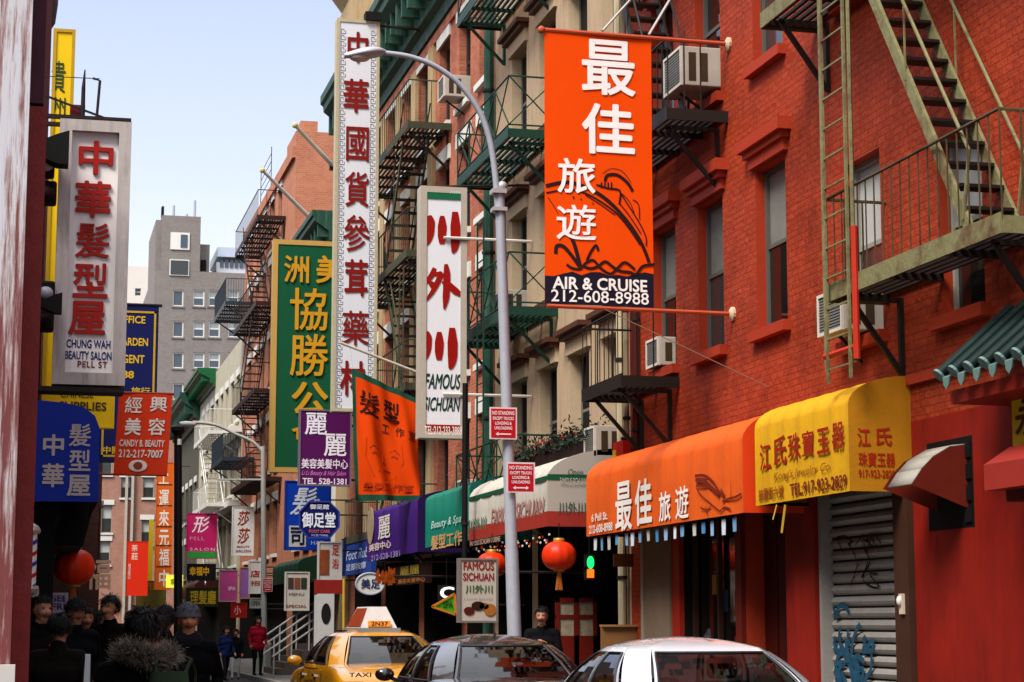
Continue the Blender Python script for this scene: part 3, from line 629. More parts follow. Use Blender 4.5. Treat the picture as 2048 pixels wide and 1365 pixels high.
pipe('green downpipe at the edge of the orange brick front', [(XW - .1, 36.95, 0), (XW - .1, 36.95, 14)], .1, GREEN)
pipe('black iron pipe running up beside the restaurant awning', [(7.1, 33.0, 2.6), (7.1, 33.0, 5.6)], .05, DARK)
# ------------------------------------------------------------------ signs
INK = 'a81408'; RD = M('8a0c04', .45, var=.12, sc=20)
def warpb(b, fn): b.v = [fn(*p) for p in b.v]; return b
def ltw(root, s, x0, y0, x1, y1, Y, col, fn, bold=.012, shear=0, sp=1):
    xa, xb, za, zb = rectY(x0, y0, x1, y1, Y)
    return warpb(MB().text(s, (xa, Y, za), (xb - xa, 0, 0), (0, 0, zb - za), bold, shear, sp), fn).build('lettering', M(col, .6, var=.06), root)
def gridY(xa, xb, za, zb, Y, nx=20, nz=40, fn=None):
    b = MB()
    for j in range(nz + 1):
        for i in range(nx + 1):
            p = (xa + (xb - xa) * i / nx, Y, za + (zb - za) * j / nz); b.v.append(fn(*p) if fn else p)
    for j in range(nz):
        for i in range(nx): q = j * (nx + 1) + i; b.f.append((q, q + 1, q + nx + 2, q + nx + 1)); b.m.append(0)
    return b
def thick(o, t=.004):
    m = o.modifiers.new('thickness', 'SOLIDIFY'); m.thickness = t; m.offset = 1; return o
def lightbox(name, label, cat, box, Y, th=.2, fw=.05, fm=ALU, face=None, group=None, proud=.02):
    xa, xb, za, zb = rectY(*box, Y); root = thing(name, label, cat, ((xa + xb) / 2, Y + th / 2, za), group)
    b = MB()
    for a in ((xa, xa + fw, za, zb), (xb - fw, xb, za, zb), (xa + fw, xb - fw, za, za + fw), (xa + fw, xb - fw, zb - fw, zb)): b.box(a[0], a[1], Y - proud, Y + th, a[2], a[3])
    b.build('frame', fm, root)
    MB().box(xa + fw, xb - fw, Y, Y + th - .01, za + fw, zb - fw).build('face_panel', face or WHITE, root)
    return root
def arm(root, x0, x1, Y, z, r=.02, m=None, diag=0):
    b = MB().tube([(x0, Y, z), (x1, Y, z)], r, 6)
    if diag: b.tube([(x1, Y, z + diag), (x0 + (x1 - x0) * .15, Y, z)], r * .6, 6)
    b.build('bracket', m or BLACKFE, root)
# --- orange travel banner
YB = 23.5
def rip(x, y, z): return (x, y + .012 * math.sin(x * 3.1 + z * .5) + .006 * math.sin(z * 1.7 + x), z)
ob = thing('banner', 'large orange travel agency banner with white characters and a line drawn ship', 'banner', PY(1196, 340, YB))
xa, xb, za, zb = rectY(1089, 66, 1305, 612, YB); ORG = M('d84404', .8, var=.1, sc=3, spec=.05)
gridY(xa, xb, za, zb, YB, 24, 60, rip).build('cloth', ORG, ob, smooth=True)
off = lambda d: (lambda x, y, z: rip(x, y - d, z))
ys = YB
def zz(q): return [PY(1060 + a / 4.015, 300 + c / 4.015, YB) for a, c in q]
def curve(P, n=5):      # Catmull-Rom through points
    P = [Vector(p) for p in P]; out = []
    for i in range(len(P) - 1):
        a, b, c, d = P[max(i - 1, 0)], P[i], P[i + 1], P[min(i + 2, len(P) - 1)]
        for k in range(n): t = k / n; out.append(.5 * ((2 * b) + (c - a) * t + (2 * a - 5 * b + 4 * c - d) * t * t + (3 * b - 3 * c + d - a) * t ** 3))
    return out + [P[-1]]
ink = M('240c0c', .6, var=.1); b = MB()
for q, w in (([(125, 292), (280, 262), (400, 286), (520, 338), (640, 425), (760, 552), (860, 690), (920, 810), (955, 905)], .045), ([(128, 348), (300, 322), (440, 352), (580, 428), (700, 520), (800, 640), (880, 760)], .02),
             ([(440, 365), (560, 440), (680, 525)], .012), ([(530, 282), (620, 310), (720, 330), (715, 440)], .025), ([(600, 255), (620, 207), (700, 203), (780, 262), (825, 332)], .04),
             ([(720, 340), (800, 462), (880, 590), (930, 700), (932, 772)], .017), ([(725, 440), (800, 535), (890, 672)], .014), ([(735, 350), (800, 420), (840, 520)], .01), ([(825, 400), (872, 440), (880, 560)], .013),
             ([(580, 192), (650, 152), (740, 172), (812, 262)], .008), ([(140, 380), (180, 440), (222, 515)], .008), ([(315, 680), (355, 770), (400, 940)], .05),
             ([(205, 835), (212, 775), (265, 778), (330, 850), (395, 940)], .045), ([(545, 815), (525, 770), (480, 830), (452, 895)], .035), ([(292, 922), (335, 952), (400, 958), (445, 910), (505, 890), (560, 950), (640, 998), (700, 950), (760, 905), (840, 962)], .032),
             ([(420, 935), (480, 955), (540, 940), (600, 900), (665, 945), (720, 975), (800, 985), (850, 1000), (905, 935), (1000, 922)], .035), ([(345, 375), (347, 395)], .02), ([(405, 392), (407, 406)], .016), ([(500, 425), (503, 440)], .014)):
    b.ribbon(curve(zz(q)), w, (0, -1, 0))
for k in range(4): b.ribbon(zz([(572 + k * 27, 262), (572 + k * 27, 308)]), .02, (0, -1, 0))
warpb(b, off(.006)).build('drawing', ink, ob)
top = [(130, 1010), (190, 1015), (260, 995), (340, 980), (420, 1010), (500, 985), (560, 985), (620, 1015), (700, 1005), (790, 1020), (860, 1000), (930, 985), (1008, 1000)]
b = MB(); tp = zz(top); n = len(tp)
for i in range(n - 1):
    x0 = xa + (xb - xa) * i / (n - 1); x1 = xa + (xb - xa) * (i + 1) / (n - 1)
    b.quad((x0, YB, za), (x1, YB, za), (x1, YB, tp[i + 1].z), (x0, YB, tp[i].z))
warpb(b, off(.005)).build('bottom_band', M('140c1e', .7, var=.1), ob)
for s, q, bo in (('最', (1163, 81, 1271, 191), .02), ('佳', (1163, 208, 1270, 310), .02), ('旅', (1114, 318, 1190, 388), .018), ('遊', (1112, 410, 1191, 481), .018), ('AIR & CRUISE', (1105, 557, 1294, 582), .028), ('212-608-8988', (1102, 583, 1297, 607), .008)):
    ltw(ob, s, *q, YB, 'e0dad6', off(.012), bo)
b = MB().tube([PY(1086, 60, YB), PY(1475, 90, YB)], .03, 8).tube([PY(1094, 612, YB), PY(1482, 629, YB)], .026, 8); b.ell(PY(1083, 60, YB), (.05, .05, .05)); b.build('pole', M('a8492c', .5), ob)
b = MB().tube([PY(1205, 62, YB), (XW, YB + 1.5, 10.9)], .018, 6).tube([PY(1298, 70, YB), (XW, YB + .4, 10.7)], .018, 6); b.build('guy_rod', M('a8a4a0', .4), ob); MB().tube([PY(1205, 617, YB), (XW, YB - 1.2, 4.35)], .006, 5).build('guy_rod', M('6a4c3c', .5), ob)
b = MB()
for p in (PY(1475, 90, YB), PY(1482, 629, YB)): b.lathe((XW - .06, p.y, p.z), [(.04, 0), (.09, .03), (.09, .06)], 12, 'x')
b.build('wall_plate', M('b8a084', .5), ob)
# --- restaurant light box
YS = 34.0
fs = lightbox('sign', 'tall white restaurant sign box with red characters over FAMOUS SICHUAN', 'shop sign', (840, 374, 933, 877), YS, .34, .11, M('a69a8c', .5, var=.2), M('cfcdd0', .45, var=.05), None)
xa, xb, za, zb = rectY(851, 376, 926, 399, YS); MB().box(xa, xb, YS - .015, YS, za, zb).build('top_band', M('0f5c38', .45), fs)
xa, xb, za, zb = rectY(847, 850, 926, 873, YS); MB().box(xa, xb, YS - .015, YS, za, zb).build('phone_band', M('8a1a18', .45), fs)
def stroke3(root, ox, oy, sc, S, Y):
    b = MB()
    for i_, (q, w) in enumerate(S): b.ribbon([p + Vector((0, -.008 - .0015 * i_, 0)) for p in curve([PY(ox + a / sc, oy + c / sc, Y) for a, c in q], 6)], [v * 1.25 for v in np.interp(np.linspace(0, 1, (len(q) - 1) * 6 + 1), np.linspace(0, 1, len(w)), w)], (0, -1, 0))
    b.build('lettering', RD, root)
K = .0019 * 34 / 34
chuan = [([(718, 462), (732, 520), (728, 620), (712, 690), (678, 748)], [.06, .125, .115, .08, .02]), ([(838, 465), (838, 560), (835, 650), (835, 720)], [.06, .13, .12, .07]), ([(955, 428), (958, 560), (958, 680), (948, 760), (930, 802)], [.08, .145, .14, .1, .03])]
stroke3(fs, 700, 330, 4.55, chuan, YS)
stroke3(fs, 700, 330, 4.55, [([(770, 940), (740, 1010), (700, 1060), (676, 1110)], [.06, .08, .06, .02]), ([(745, 1005), (800, 995), (825, 1000), (790, 1080), (740, 1170), (678, 1250)], [.04, .06, .08, .08, .06, .02]), ([(715, 1060), (745, 1090), (765, 1130)], [.04, .09, .07]), ([(872, 905), (880, 1000), (872, 1200), (855, 1315)], [.05, .1, .1, .02]), ([(835, 1070), (890, 1090), (960, 1150), (1020, 1190)], [.03, .09, .1, .04])], YS)
stroke3(fs, 694.2, 562, 4.55, [([(a, c) for a, c in q], w) for q, w in chuan], YS)
lt(fs, 'FAMOUS', 849, 748, 922, 779, YS - .006, '12322a', .03, .28); lt(fs, 'SICHUAN', 847, 795, 921, 823, YS - .006, '12322a', .03, .28)
lt(fs, 'TEL:212-233-3888', 849, 853, 924, 870, YS - .02, 'd8c8c0', .015); lt(fs, '川外', 900, 382, 922, 388, YS - .02, 'b8d0c0', .01)
p = PY(920, 478, YS)
for z in (p.z, PY(920, 790, YS).z): MB().tube([(p.x - .3, YS - .04, z), (XW, YS - .04, z)], .026, 6).build('bracket', M('c8beb4', .5), fs)
MB().tube([PY(845, 374, YS + .1), (XW, YS + .1, PY(845, 374, YS).z + .15)], .02, 6).build('bracket', BLACKFE, fs)
# --- tall white herb shop sign
YH = 43.7
hs = lightbox('sign', 'towering white vertical sign with red medicine shop characters and key pattern border', 'shop sign', (669, 40, 756, 824), YH, .28, .07, M('a89c80', .6), M('c6c6ca', .5, var=.05))
for s, q in (('中', (695, 64, 737, 126)), ('華', (687, 158, 738, 226)), ('國', (692, 254, 738, 323)), ('貨', (690, 344, 738, 414)), ('參', (686, 430, 740, 504)), ('茸', (689, 519, 736, 593)), ('藥', (684, 622, 738, 691)), ('材', (680, 722, 730, 792))): lt(hs, s, *q, YH - .02, '720e06', .045)
xa, xb, za, zb = rectY(675, 48, 752, 818, YH); b = MB(); km = M('6c6a6a', .6); z = za
while z < zb - .14:
    for x0 in (xa + .03, xb - .15):
        y1 = YH - .006
        b.box(x0, x0 + .11, y1, YH, z, z + .012).box(x0, x0 + .012, y1, YH, z + .012, z + .1).box(x0, x0 + .07, y1, YH, z + .1, z + .112).box(x0 + .06, x0 + .072, y1, YH, z + .05, z + .1).box(x0 + .1, x0 + .112, y1, YH, z + .012, z + .08)
    z += .145
b.build('key_pattern', km, hs)
p = PY(756, 48, YH); MB().box(p.x - .3, p.x + .05, YH - .1, YH + .2, p.z + .05, p.z + .25).build('junction_box', DARK, hs)
MB().tube([(p.x - .9, YH + .1, p.z + .02), (XW + .1, YH + .1, p.z - .05)], .03, 6).build('bracket', BLACKFE, hs)
for py in (330, 600): arm(hs, p.x, XW, YH + .1, PY(750, py, YH).z, .025)
# --- green association sign
YG2 = 52.0
gs = lightbox('sign', 'deep green vertical sign with gold characters and a gold frame', 'association sign', (543, 482, 703, 946), YG2, .3, .13, M('b08a4a', .5, var=.15), M('0f4a2e', .4, var=.12, sc=2))
GD = 'b88418'
for s, q in (('洲', (568, 512, 618, 566)), ('美', (632, 512, 690, 568)), ('協', (580, 577, 655, 661)), ('勝', (580, 668, 656, 753)), ('公', (583, 764, 656, 832)), ('會', (583, 842, 656, 905))): lt(gs, s, *q, YG2 - .02, GD, .04, ext=.02)
arm(gs, 7.9, XW, YG2 + .1, PY(620, 600, YG2).z, .04); arm(gs, 7.9, XW, YG2 + .1, PY(620, 850, YG2).z, .04)
# --- purple parlour sign
YP2 = 46.0
ps = lightbox('sign', 'purple beauty parlour sign with white characters below the tall white sign', 'shop sign', (598, 820, 703, 972), YP2, .2, .035, M('6a5a68', .5), M('4a0c48', .45, var=.2, sc=1.5))
for s, q, c, bo, sh in (('麗', (610, 826, 654, 870), 'd8d0d8', .04, 0), ('麗', (648, 868, 693, 913), 'd8d0d8', .04, 0), ('美容美髮中心', (603, 918, 696, 938), 'd8c8d4', .03, 0), ('Li Li Beauty & Hair Salon', (603, 942, 692, 954), 'c070a8', .0, .4), ('TEL. 528-1381', (605, 957, 693, 969), 'd8c8d4', .02, 0)): lt(ps, s, *q, YP2 - .008, c, bo, sh)
p = PY(703, 830, YP2); arm(ps, p.x, XW, YP2 + .1, p.z, .025); arm(ps, p.x, XW, YP2 + .1, PY(703, 960, YP2).z, .025)
# --- orange flag
YF = 39.6
fl = thing('flag', 'orange cloth flag with dark characters on a slanting pole', 'flag', PY(770, 860, YF))
q0, q1, q2, q3 = [PY(*p, YF) for p in ((704, 737), (838, 800), (836, 1002), (711, 1002))]
def fpt(u, v): a = q0.lerp(q1, u); c = q3.lerp(q2, u); p = c.lerp(a, v); return p + Vector((.02 * math.sin(v * 9) * (1 - v), .1 * math.sin(u * 11 + v * 3 + .8 * math.sin(v * 5)) * (.3 + .7 * (1 - v)) + .03 * math.sin(u * 23 + v * 8), 0))
b = MB(); NX, NZ = 36, 40
for j in range(NZ + 1):
    for i in range(NX + 1): b.v.append(tuple(fpt(i / NX, j / NZ)))
for j in range(NZ):
    for i in range(NX): q = j * (NX + 1) + i; b.f.append((q, q + 1, q + NX + 2, q + NX + 1)); b.m.append(1 if (i < 2 or j > NZ - 3 or j < 2) else 0)
b.build('cloth', [M('c43a04', .8, var=.15, sc=3, spec=.05), M('12402c', .7)], fl, smooth=True)
def fltext(s, u0, u1, v0, v1, col, bold):
    v, f_, _ = glyph(s, bold); nl = _L[(s, min(bold, .024), 0., 1.)]; b = MB().add([fpt(u0 + (u1 - u0) * a, v0 + (v1 - v0) * c) - Vector((0, .012 + .00012 * (i // nl), 0)) for i, (a, c) in enumerate(v)], f_); b.build('lettering', M(col, .7), fl)
fltext('髮', .1, .4, .68, .87, '2a0c06', .03); fltext('型', .46, .7, .7, .87, '2a0c06', .03); fltext('工', .44, .55, .58, .65, '4a1808', .01); fltext('作', .65, .77, .575, .66, '4a1808', .01); fltext('室', .84, .96, .57, .665, '4a1808', .01)
fltext('髮型工作室', .12, .9, .08, .15, 'a82c08', .01); fb_ = MB()
for q, w in (([(.24, .42), (.3, .45), (.38, .42)], .02), ([(.56, .42), (.64, .45), (.7, .42)], .02), ([(.27, .38), (.31, .395), (.36, .38)], .03), ([(.58, .38), (.63, .395), (.67, .38)], .03), ([(.46, .4), (.44, .32), (.5, .3)], .012), ([(.36, .24), (.46, .255), (.56, .24)], .035), ([(.2, .5), (.17, .35), (.28, .2), (.46, .15), (.64, .2), (.76, .34), (.74, .5)], .012)):
    for i in range(len(q) - 1):
        a_, e_ = [fpt(*p) - Vector((0, .012, 0)) for p in q[i:i + 2]]; fb_.ribbon([a_, e_], w, (0, -1, 0))
fb_.build('drawing', M('a03408', .8), fl)
MB().tube([PY(681, 686, YF), PY(842, 748, YF), (XW, YF, PY(842, 748, YF).z - .45)], .028, 8).build('pole', M('b0a694', .5, var=.5, sc=9), fl)
MB().tube([PY(700, 694, YF), PY(704, 737, YF)], .008, 5).build('cord', WHITE, fl)
# --- blue signs lower down
YBL = 54.0
bs = lightbox('sign', 'bright blue hair salon sign with brush characters partly behind the navy octagon', 'shop sign', (570, 962, 662, 1101), YBL, .2, .03, M('123a9a', .4), M('0c3cb0', .4, var=.15, sc=1.5))
lt(bs, '髮', 580, 975, 634, 1030, YBL - .008, 'd0d4e0', .02, .3); xa, xb, za, zb = rectY(578, 1052, 612, 1094, YBL); MB().box(xa, xb, YBL - .012, YBL, za, zb).build('patch', WHITE, bs)
lt(bs, '司', 581, 1055, 609, 1091, YBL - .02, '10183a', .04); lt(bs, 'HAIR', 622, 1082, 650, 1090, YBL - .008, 'a0b4e0', .02); lt(bs, '美髮', 628, 998, 640, 1006, YBL - .008, 'd0d4e0', .02)
p = PY(662, 1000, YBL); arm(bs, p.x, XW, YBL + .1, p.z)
def polysign(name, label, cat, pts, Y, th, m, fm=None, group=None):
    P = [PY(*p, Y) for p in pts]; c = sum(P, Vector()) / len(P); root = thing(name, label, cat, c, group)
    MB().prism(P, (0, th, 0)).build('face_panel', m, root)
    if fm: b = MB(); [b.bar(P[i] - Vector((0, .01, 0)), P[(i + 1) % len(P)] - Vector((0, .01, 0)), .035) for i in range(len(P))]; b.build('frame', fm, root)
    return root
YO = 49.0
oc = polysign('sign', 'navy octagonal foot care sign with white characters', 'shop sign', [(618, 1004), (658, 1004), (678, 1024), (678, 1054), (660, 1076), (616, 1076), (599, 1056), (599, 1024)], YO, .15, M('0c1450', .45), M('2a3a8a', .4))
lt(oc, '御足堂', 604, 1025, 671, 1056, YO - .012, 'd0d0da', .03); lt(oc, '御足館', 620, 1009, 658, 1019, YO - .012, 'c8c8d8', .02); lt(oc, 'FOOT CARE', 618, 1060, 660, 1066, YO - .012, 'c05048', .02); lt(oc, 'YU ZU TANG', 622, 1069, 656, 1073, YO - .012, 'a0a8d0', .01)
p = PY(678, 1030, YO); arm(oc, p.x, XW, YO + .08, p.z)
# --- far right-hand signs
def small(name, label, box, Y, face, texts, fm=None, th=.15, cat='shop sign', wall=XW, fw=.03):
    s = lightbox(name, label, cat, box, Y, th, fw, fm or face, face)
    for t in texts: lt(s, t[0], *t[1], Y - .008, t[2], *(t[3:]))
    xa, xb, za, zb = rectY(*box, Y)
    if wall is not None: arm(s, xb if wall > xb else xa, wall, Y + th / 2, zb - .2, .02)
    return s
mg = small('sign', 'magenta pell salon sign with a green bottom strip', (373, 1027, 434, 1118), 88, M('b01a5a', .5, var=.1), [('形', (384, 1033, 420, 1066), 'e0d0d8', .01, .25), ('PELL', (380, 1074, 408, 1081), 'd890b0', .0, 0, 1.3), ('SALON', (380, 1096, 430, 1102), 'd8a0b8', .02, 0, 1.4)])
xa, xb, za, zb = rectY(374, 1104, 433, 1117, 88); MB().box(xa, xb, 87.98, 88, za, zb).build('bottom_band', M('2a8a38', .5), mg)
small('sign', 'white sign with two red brush characters beside the far lamp post', (464, 1014, 508, 1112), 76, WHITE, [('莎', (475, 1022, 500, 1052), '8a2410', .03, .2), ('莎', (475, 1056, 500, 1088), '8a2410', .03, .2), ('BEAUTY', (474, 1092, 499, 1096), '7a1a10', .02), ('SALON', (472, 1100, 502, 1105), '7a1a10', .02)])
small('sign', 'black sign with gold characters low on the far right side', (374, 1128, 432, 1162), 86, M('0c0c10', .5), [('幸福中', (379, 1134, 418, 1152), 'c09018', .04)])
small('sign', 'dull green sign with yellow characters behind the black lamp post', (372, 1176, 436, 1214), 84, M('1e2410', .5), [('理髮廳', (380, 1181, 432, 1209), '9a8218', .03)])
small('sign', 'pink beauty poster board far along the right pavement', (438, 1140, 476, 1204), 72, M('a8407a', .5, var=.3, sc=2), [('SPA', (456, 1174, 471, 1181), 'd8c0c8', .02)], fm=M('9a8c80', .6))
small('sign', 'multicoloured panel sign with orange and violet stripes', (479, 1135, 500, 1198), 70, M('8a5aa0', .5, var=.5, sc=1.5), [], fm=M('b08030', .5))
small('sign', 'white sign with red blocks beside the far lamp post', (498, 1122, 522, 1188), 66, WHITE, [('店', (501, 1141, 520, 1155), 'a81c18', .06), ('招', (501, 1162, 520, 1172), 'a81c18', .09)])
small('sign', 'small red board hanging over a far doorway', (462, 1206, 494, 1236), 66, M('a01810', .5), [('小', (468, 1212, 482, 1230), 'd0a0a0', .02)])
small('sign', 'small grey notice board right of the multicoloured sign', (500, 1196, 526, 1217), 64, M('9a9a94', .5), [('OPEN', (503, 1202, 520, 1212), '3a3a3a', .02)])
mb_ = small('sign', 'white menu board with photographs in front of a dark doorway', (570, 1144, 619, 1222), 50, M('a09a90', .6), [('MENU', (578, 1186, 608, 1192), '5a4a44', .01), ('SPECIAL', (572, 1210, 614, 1216), '6a3a30', .02)])
for k in range(3): xa, xb, za, zb = rectY(576 + k * 13, 1156, 587 + k * 13, 1178, 50); MB().box(xa, xb, 49.985, 50, za, zb).build('photo', M(('3a2a22', '6a3a2a', '2a2a20')[k], .5, var=.5, sc=14), mb_)
wp = small('sign', 'white photo sign with a red character panel left of the blue fascia', (636, 1084, 684, 1164), 47, M('a8a29c', .5), [('足', (664, 1090, 678, 1112), 'a02a20', .02), ('浴', (664, 1118, 678, 1138), 'a02a20', .02)])
xa, xb, za, zb = rectY(638, 1100, 658, 1150, 47); MB().box(xa, xb, 46.985, 47, za, zb).build('photo', M('7a3c20', .5, var=.7, sc=9), wp)
# --- fascias parallel to the street
def fascia(name, label, px0, px1, pyt, pyb, X, m, texts, fm=None):
    mid = (px0 + px1) / 2; y1 = atX(px0, pyb, X)[0]; y0 = atX(px1, pyb, X)[0]; z0 = atX(mid, pyb, X)[1]; z1 = atX(mid, pyt, X)[1]
    root = thing(name, label, 'shop sign', (X, (y0 + y1) / 2, z0)); MB().box(X, X + .12, y0, y1, z0, z1).build('face_panel', m, root)
    b = MB().box(X - .02, XW, y0, y0 + .04, z1, z1 + .04).box(X - .02, XW, y1 - .04, y1, z1, z1 + .04); b.build('bracket', fm or BLACKFE, root)
    for t in texts: ltx(root, t[0], *t[1], X - .008, t[2], *(t[3:]))
    return root
fascia('sign', 'blue fascia board with white writing left of the purple awning', 684, 742, 1074, 1148, 7.6, M('1a3478', .5, var=.3, sc=2), [('Foot Rub', (692, 736, 1098, 1118), 'a8b0c8', .0, .3), ('足部按摩', (692, 732, 1126, 1140), 'a0a8c0', .02)])
fascia('sign', 'dark fascia with two gold characters below the purple awning', 792, 852, 1130, 1168, 7.6, M('1c0c08', .5), [('麗麗', (800, 838, 1132, 1150), 'a08830', .03), ('美容美髮中心', (796, 850, 1156, 1166), '9a5a30', .03)])
fascia('sign', 'red plaque with yellow characters at the top of the cream ground floor', 1197, 1246, 888, 930, 8.3, M('a81408', .5), [('龍鳳', (1210, 1234, 902, 920), 'c89020', .02)])
# ------------------------------------------------------------------ awnings
def awning(label, Xf, y0, y1, z0, zs, z2, m, Xw=XW, ribs=7, ends=(True, True), endm=None, val=None, seg=8, group=None):
    root = thing('awning', label, 'awning', ((Xf + Xw) / 2, (y0 + y1) / 2, z0), group); d = Xw - Xf
    prof = [(Xf, z0), (Xf, z0 + (zs - z0) * .5), (Xf, zs)] + [(Xf + d * (1 - math.cos(a)) * 1.0, zs + (z2 - zs) * math.sin(a)) for a in [math.pi / 2 * k / seg for k in range(1, seg + 1)]]
    b = MB(); n = ribs * 8
    for i in range(n + 1):
        y = y0 + (y1 - y0) * i / n; s = .02 * abs(math.sin(math.pi * ribs * i / n)) ** .6
        for k, (x, z) in enumerate(prof): b.v.append((x + (s if k else s * .5), y, z - (s if k > 2 else 0)))
    q = len(prof)
    for i in range(n):
        for k in range(q - 1): b.f.append((i * q + k, i * q + k + 1, (i + 1) * q + k + 1, (i + 1) * q + k)); b.m.append(0)
    b.build('canopy', m, root, smooth=True)
    for flag, y in zip(ends, (y0, y1)):
        if flag: MB().add([(x, y, z) for x, z in prof] + [(Xw, y, z0)], [tuple(range(q + 1))]).build('end_panel', endm or m, root)
    b = MB()
    for y in (y0 + .03, y1 - .03): b.tube([(Xf + .03, y, z0 + .02), (Xw, y, z0 + .02)], .018, 6).tube([(Xf + .03, y, z0 + .02), (Xf + .03, y, zs)], .018, 6)
    b.tube([(Xf + .03, y0 + .03, z0 + .02), (Xf + .03, y1 - .03, z0 + .02)], .018, 6); b.build('frame', DARK, root)
    if val:
        h, vm = val; b = MB().box(Xf - .004, Xf, y0, y1, z0 - h, z0 - .003).box(Xf, Xw, y0 - .004, y0, z0 - h, z0 - .003); b.build('valance', vm, root)
    return root
# yellow jewellery awning
XY = 7.83; YEL = M('bc8a0c', .7, var=.18, sc=3, streak=.3, stain='94741c', bump=.6); YEL_SHADED = M('a0680a', .7, var=.15, sc=3, streak=.2, stain='7a5210', bump=.5)  # end cloth is a darker copy, its shade put into the colour
ya = awning('bright yellow rounded jewellery awning with red characters above the roller shutter', XY, 18.38, 21.02, 2.86, 3.72, 4.02, YEL, ribs=6, endm=YEL_SHADED)
x = XY - .006; DR = '8a1c0a'
for s, q in (('江', (1520, 1542, 887, 941)), ('氏', (1548, 1573, 872, 931)), ('珠', (1576, 1601, 866, 921)), ('寶', (1604, 1628, 861, 913)), ('玉', (1634, 1659, 856, 907)), ('器', (1664, 1688, 845, 899))): ltx(ya, s, *q, x, DR, .03)
ltx(ya, "Kong's Jewelry Co.", 1547, 1662, 934, 956, x, '7a3a10', .0, .25); ltx(ya, 'TEL:917-923-2829', 1580, 1694, 958, 984, x, '6a1c10', .025); ltx(ya, '披露街六號', 1517, 1567, 974, 999, x, '7a3410', .015)
for s, q, bo in (('江', (1715, 856, 1741, 894), .04), ('氏', (1752, 855, 1784, 892), .04), ('珠寶玉器', (1717, 905, 1790, 934), .02), ('917-923-2829', (1717, 940, 1790, 956), .02)): lt(ya, s, *q, 18.38 - .006, '90200a', bo)
b = MB()
for px in (1550, 1567): y, z = atX(px, 1010, XY); b.bar((XY + .02, y, z), (XY - .02, y + .02, z - (.16 if px == 1550 else .3)), .02, .012)
b.build('strap', M('b8902c', .7), ya)
# orange travel awning
XO = 7.72; ORA = M('c65010', .7, var=.18, sc=2.5, bump=.6, streak=.3, stain='a03c0c')
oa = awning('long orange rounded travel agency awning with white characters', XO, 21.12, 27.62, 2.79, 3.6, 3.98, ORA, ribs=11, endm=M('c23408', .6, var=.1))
x = XO - .006
for s, q, bo in (('最', (1231, 1264, 963, 1062), .03), ('佳', (1270, 1304, 958, 1051), .03), ('旅', (1318, 1341, 983, 1043), .03), ('遊', (1351, 1377, 972, 1038), .03), ('6 Pell St.', (1183, 1215, 1026, 1042), .02), ('212-608-8988', (1178, 1225, 1048, 1065), .02)): ltx(oa, s, *q, x, 'd8d0c8', bo)
def z6(q): return [PX(1150 + a / 4.551, 820 + c / 4.551, XO - .008) for a, c in q]
b = MB()
for q, w in (([(1090, 602), (1180, 600), (1260, 660), (1310, 740), (1365, 790)], .035), ([(1095, 640), (1180, 652), (1245, 712), (1310, 770)], .055), ([(1100, 690), (1180, 692), (1230, 715)], .03), ([(1100, 705), (1140, 770), (1230, 850), (1320, 925)], .018), ([(1340, 835), (1400, 810), (1460, 795), (1515, 765)], .03),
             ([(1320, 925), (1360, 890), (1415, 905)], .025), ([(1415, 650), (1415, 800)], .012), ([(1140, 890), (1200, 910), (1235, 880)], .02), ([(1190, 880), (1205, 965)], .018), ([(1325, 720), (1365, 790)], .03)): b.ribbon(curve(z6(q)), w, (-1, 0, 0))
b.build('drawing', M('6a1c0c', .6), oa)
# restaurant awning
XR = 7.3; CRM = M('b0aa9e', .7, var=.15, sc=2, bump=.5, streak=.45, stain='6c665c'); VAL = M('8a2a20', .6, var=.2, sc=3)
ra = awning('white restaurant awning with green stripe and red valance', XR, 28.22, 33.6, 3.18, 3.66, 4.12, CRM, ribs=6, endm=M('9c968c', .65, var=.1, sc=2), val=(.22, VAL))  # greyer end panel paints the awning's less lit side
b = MB().box(XR - .006, XR - .002, 28.22, 33.6, 3.64, 3.7).box(XR - .002, XW - .3, 28.21, 28.216, 3.64, 3.72); b.build('stripe', M('0c4a30', .5), ra)
ltx(ra, '川外川', 936, 972, 1035, 1062, XR - .008, '4a6a54', .02); ltx(ra, 'FAMOUS SICHUAN', 982, 1088, 1006, 1040, XR - .008, '9a6a60', .02, .2); lt(ra, '川外川', 1117, 1004, 1171, 1030, 28.21, '3a4a3c', .01); lt(ra, 'Open', 1136, 938, 1166, 954, 28.21, '5a564e', 0, .3); lt(ra, 'FAMOUS SICHUAN', 1120, 956, 1172, 970, 28.2, 'a8a498', .01)
ltx(ra, 'FAMOUS SICHUAN CUISINE', 940, 1000, 1078, 1088, XR - .012, 'b89080', .01)
# teal spa awning
XT = 7.4
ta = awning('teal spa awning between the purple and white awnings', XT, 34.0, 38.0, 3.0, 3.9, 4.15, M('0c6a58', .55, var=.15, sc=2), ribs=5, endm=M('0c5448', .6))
ltx(ta, 'Beauty & Spa', 862, 922, 1036, 1056, XT - .008, 'b0c8c0', .005, .25); ltx(ta, '髮型工作', 862, 924, 1066, 1096, XT - .008, 'b08858', .03)
# purple awning
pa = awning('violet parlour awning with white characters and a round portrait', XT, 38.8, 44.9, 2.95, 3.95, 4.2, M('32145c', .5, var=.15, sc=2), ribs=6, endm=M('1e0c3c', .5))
ltx(pa, '麗', 756, 780, 1032, 1078, XT - .008, 'c0b8b0', .03); ltx(pa, '美容中心', 738, 782, 1084, 1100, XT - .008, 'c0a8a0', .03); ltx(pa, '212-528-1381', 742, 800, 1106, 1118, XT - .008, '8a78a8', .01)
y, z = atX(742, 1052, XT); MB().lathe((XT - .02, y, z), [(.42, 0), (.42, .015)], 24, 'x').build('portrait', M('8a7a62', .6, var=.5, sc=4), pa)
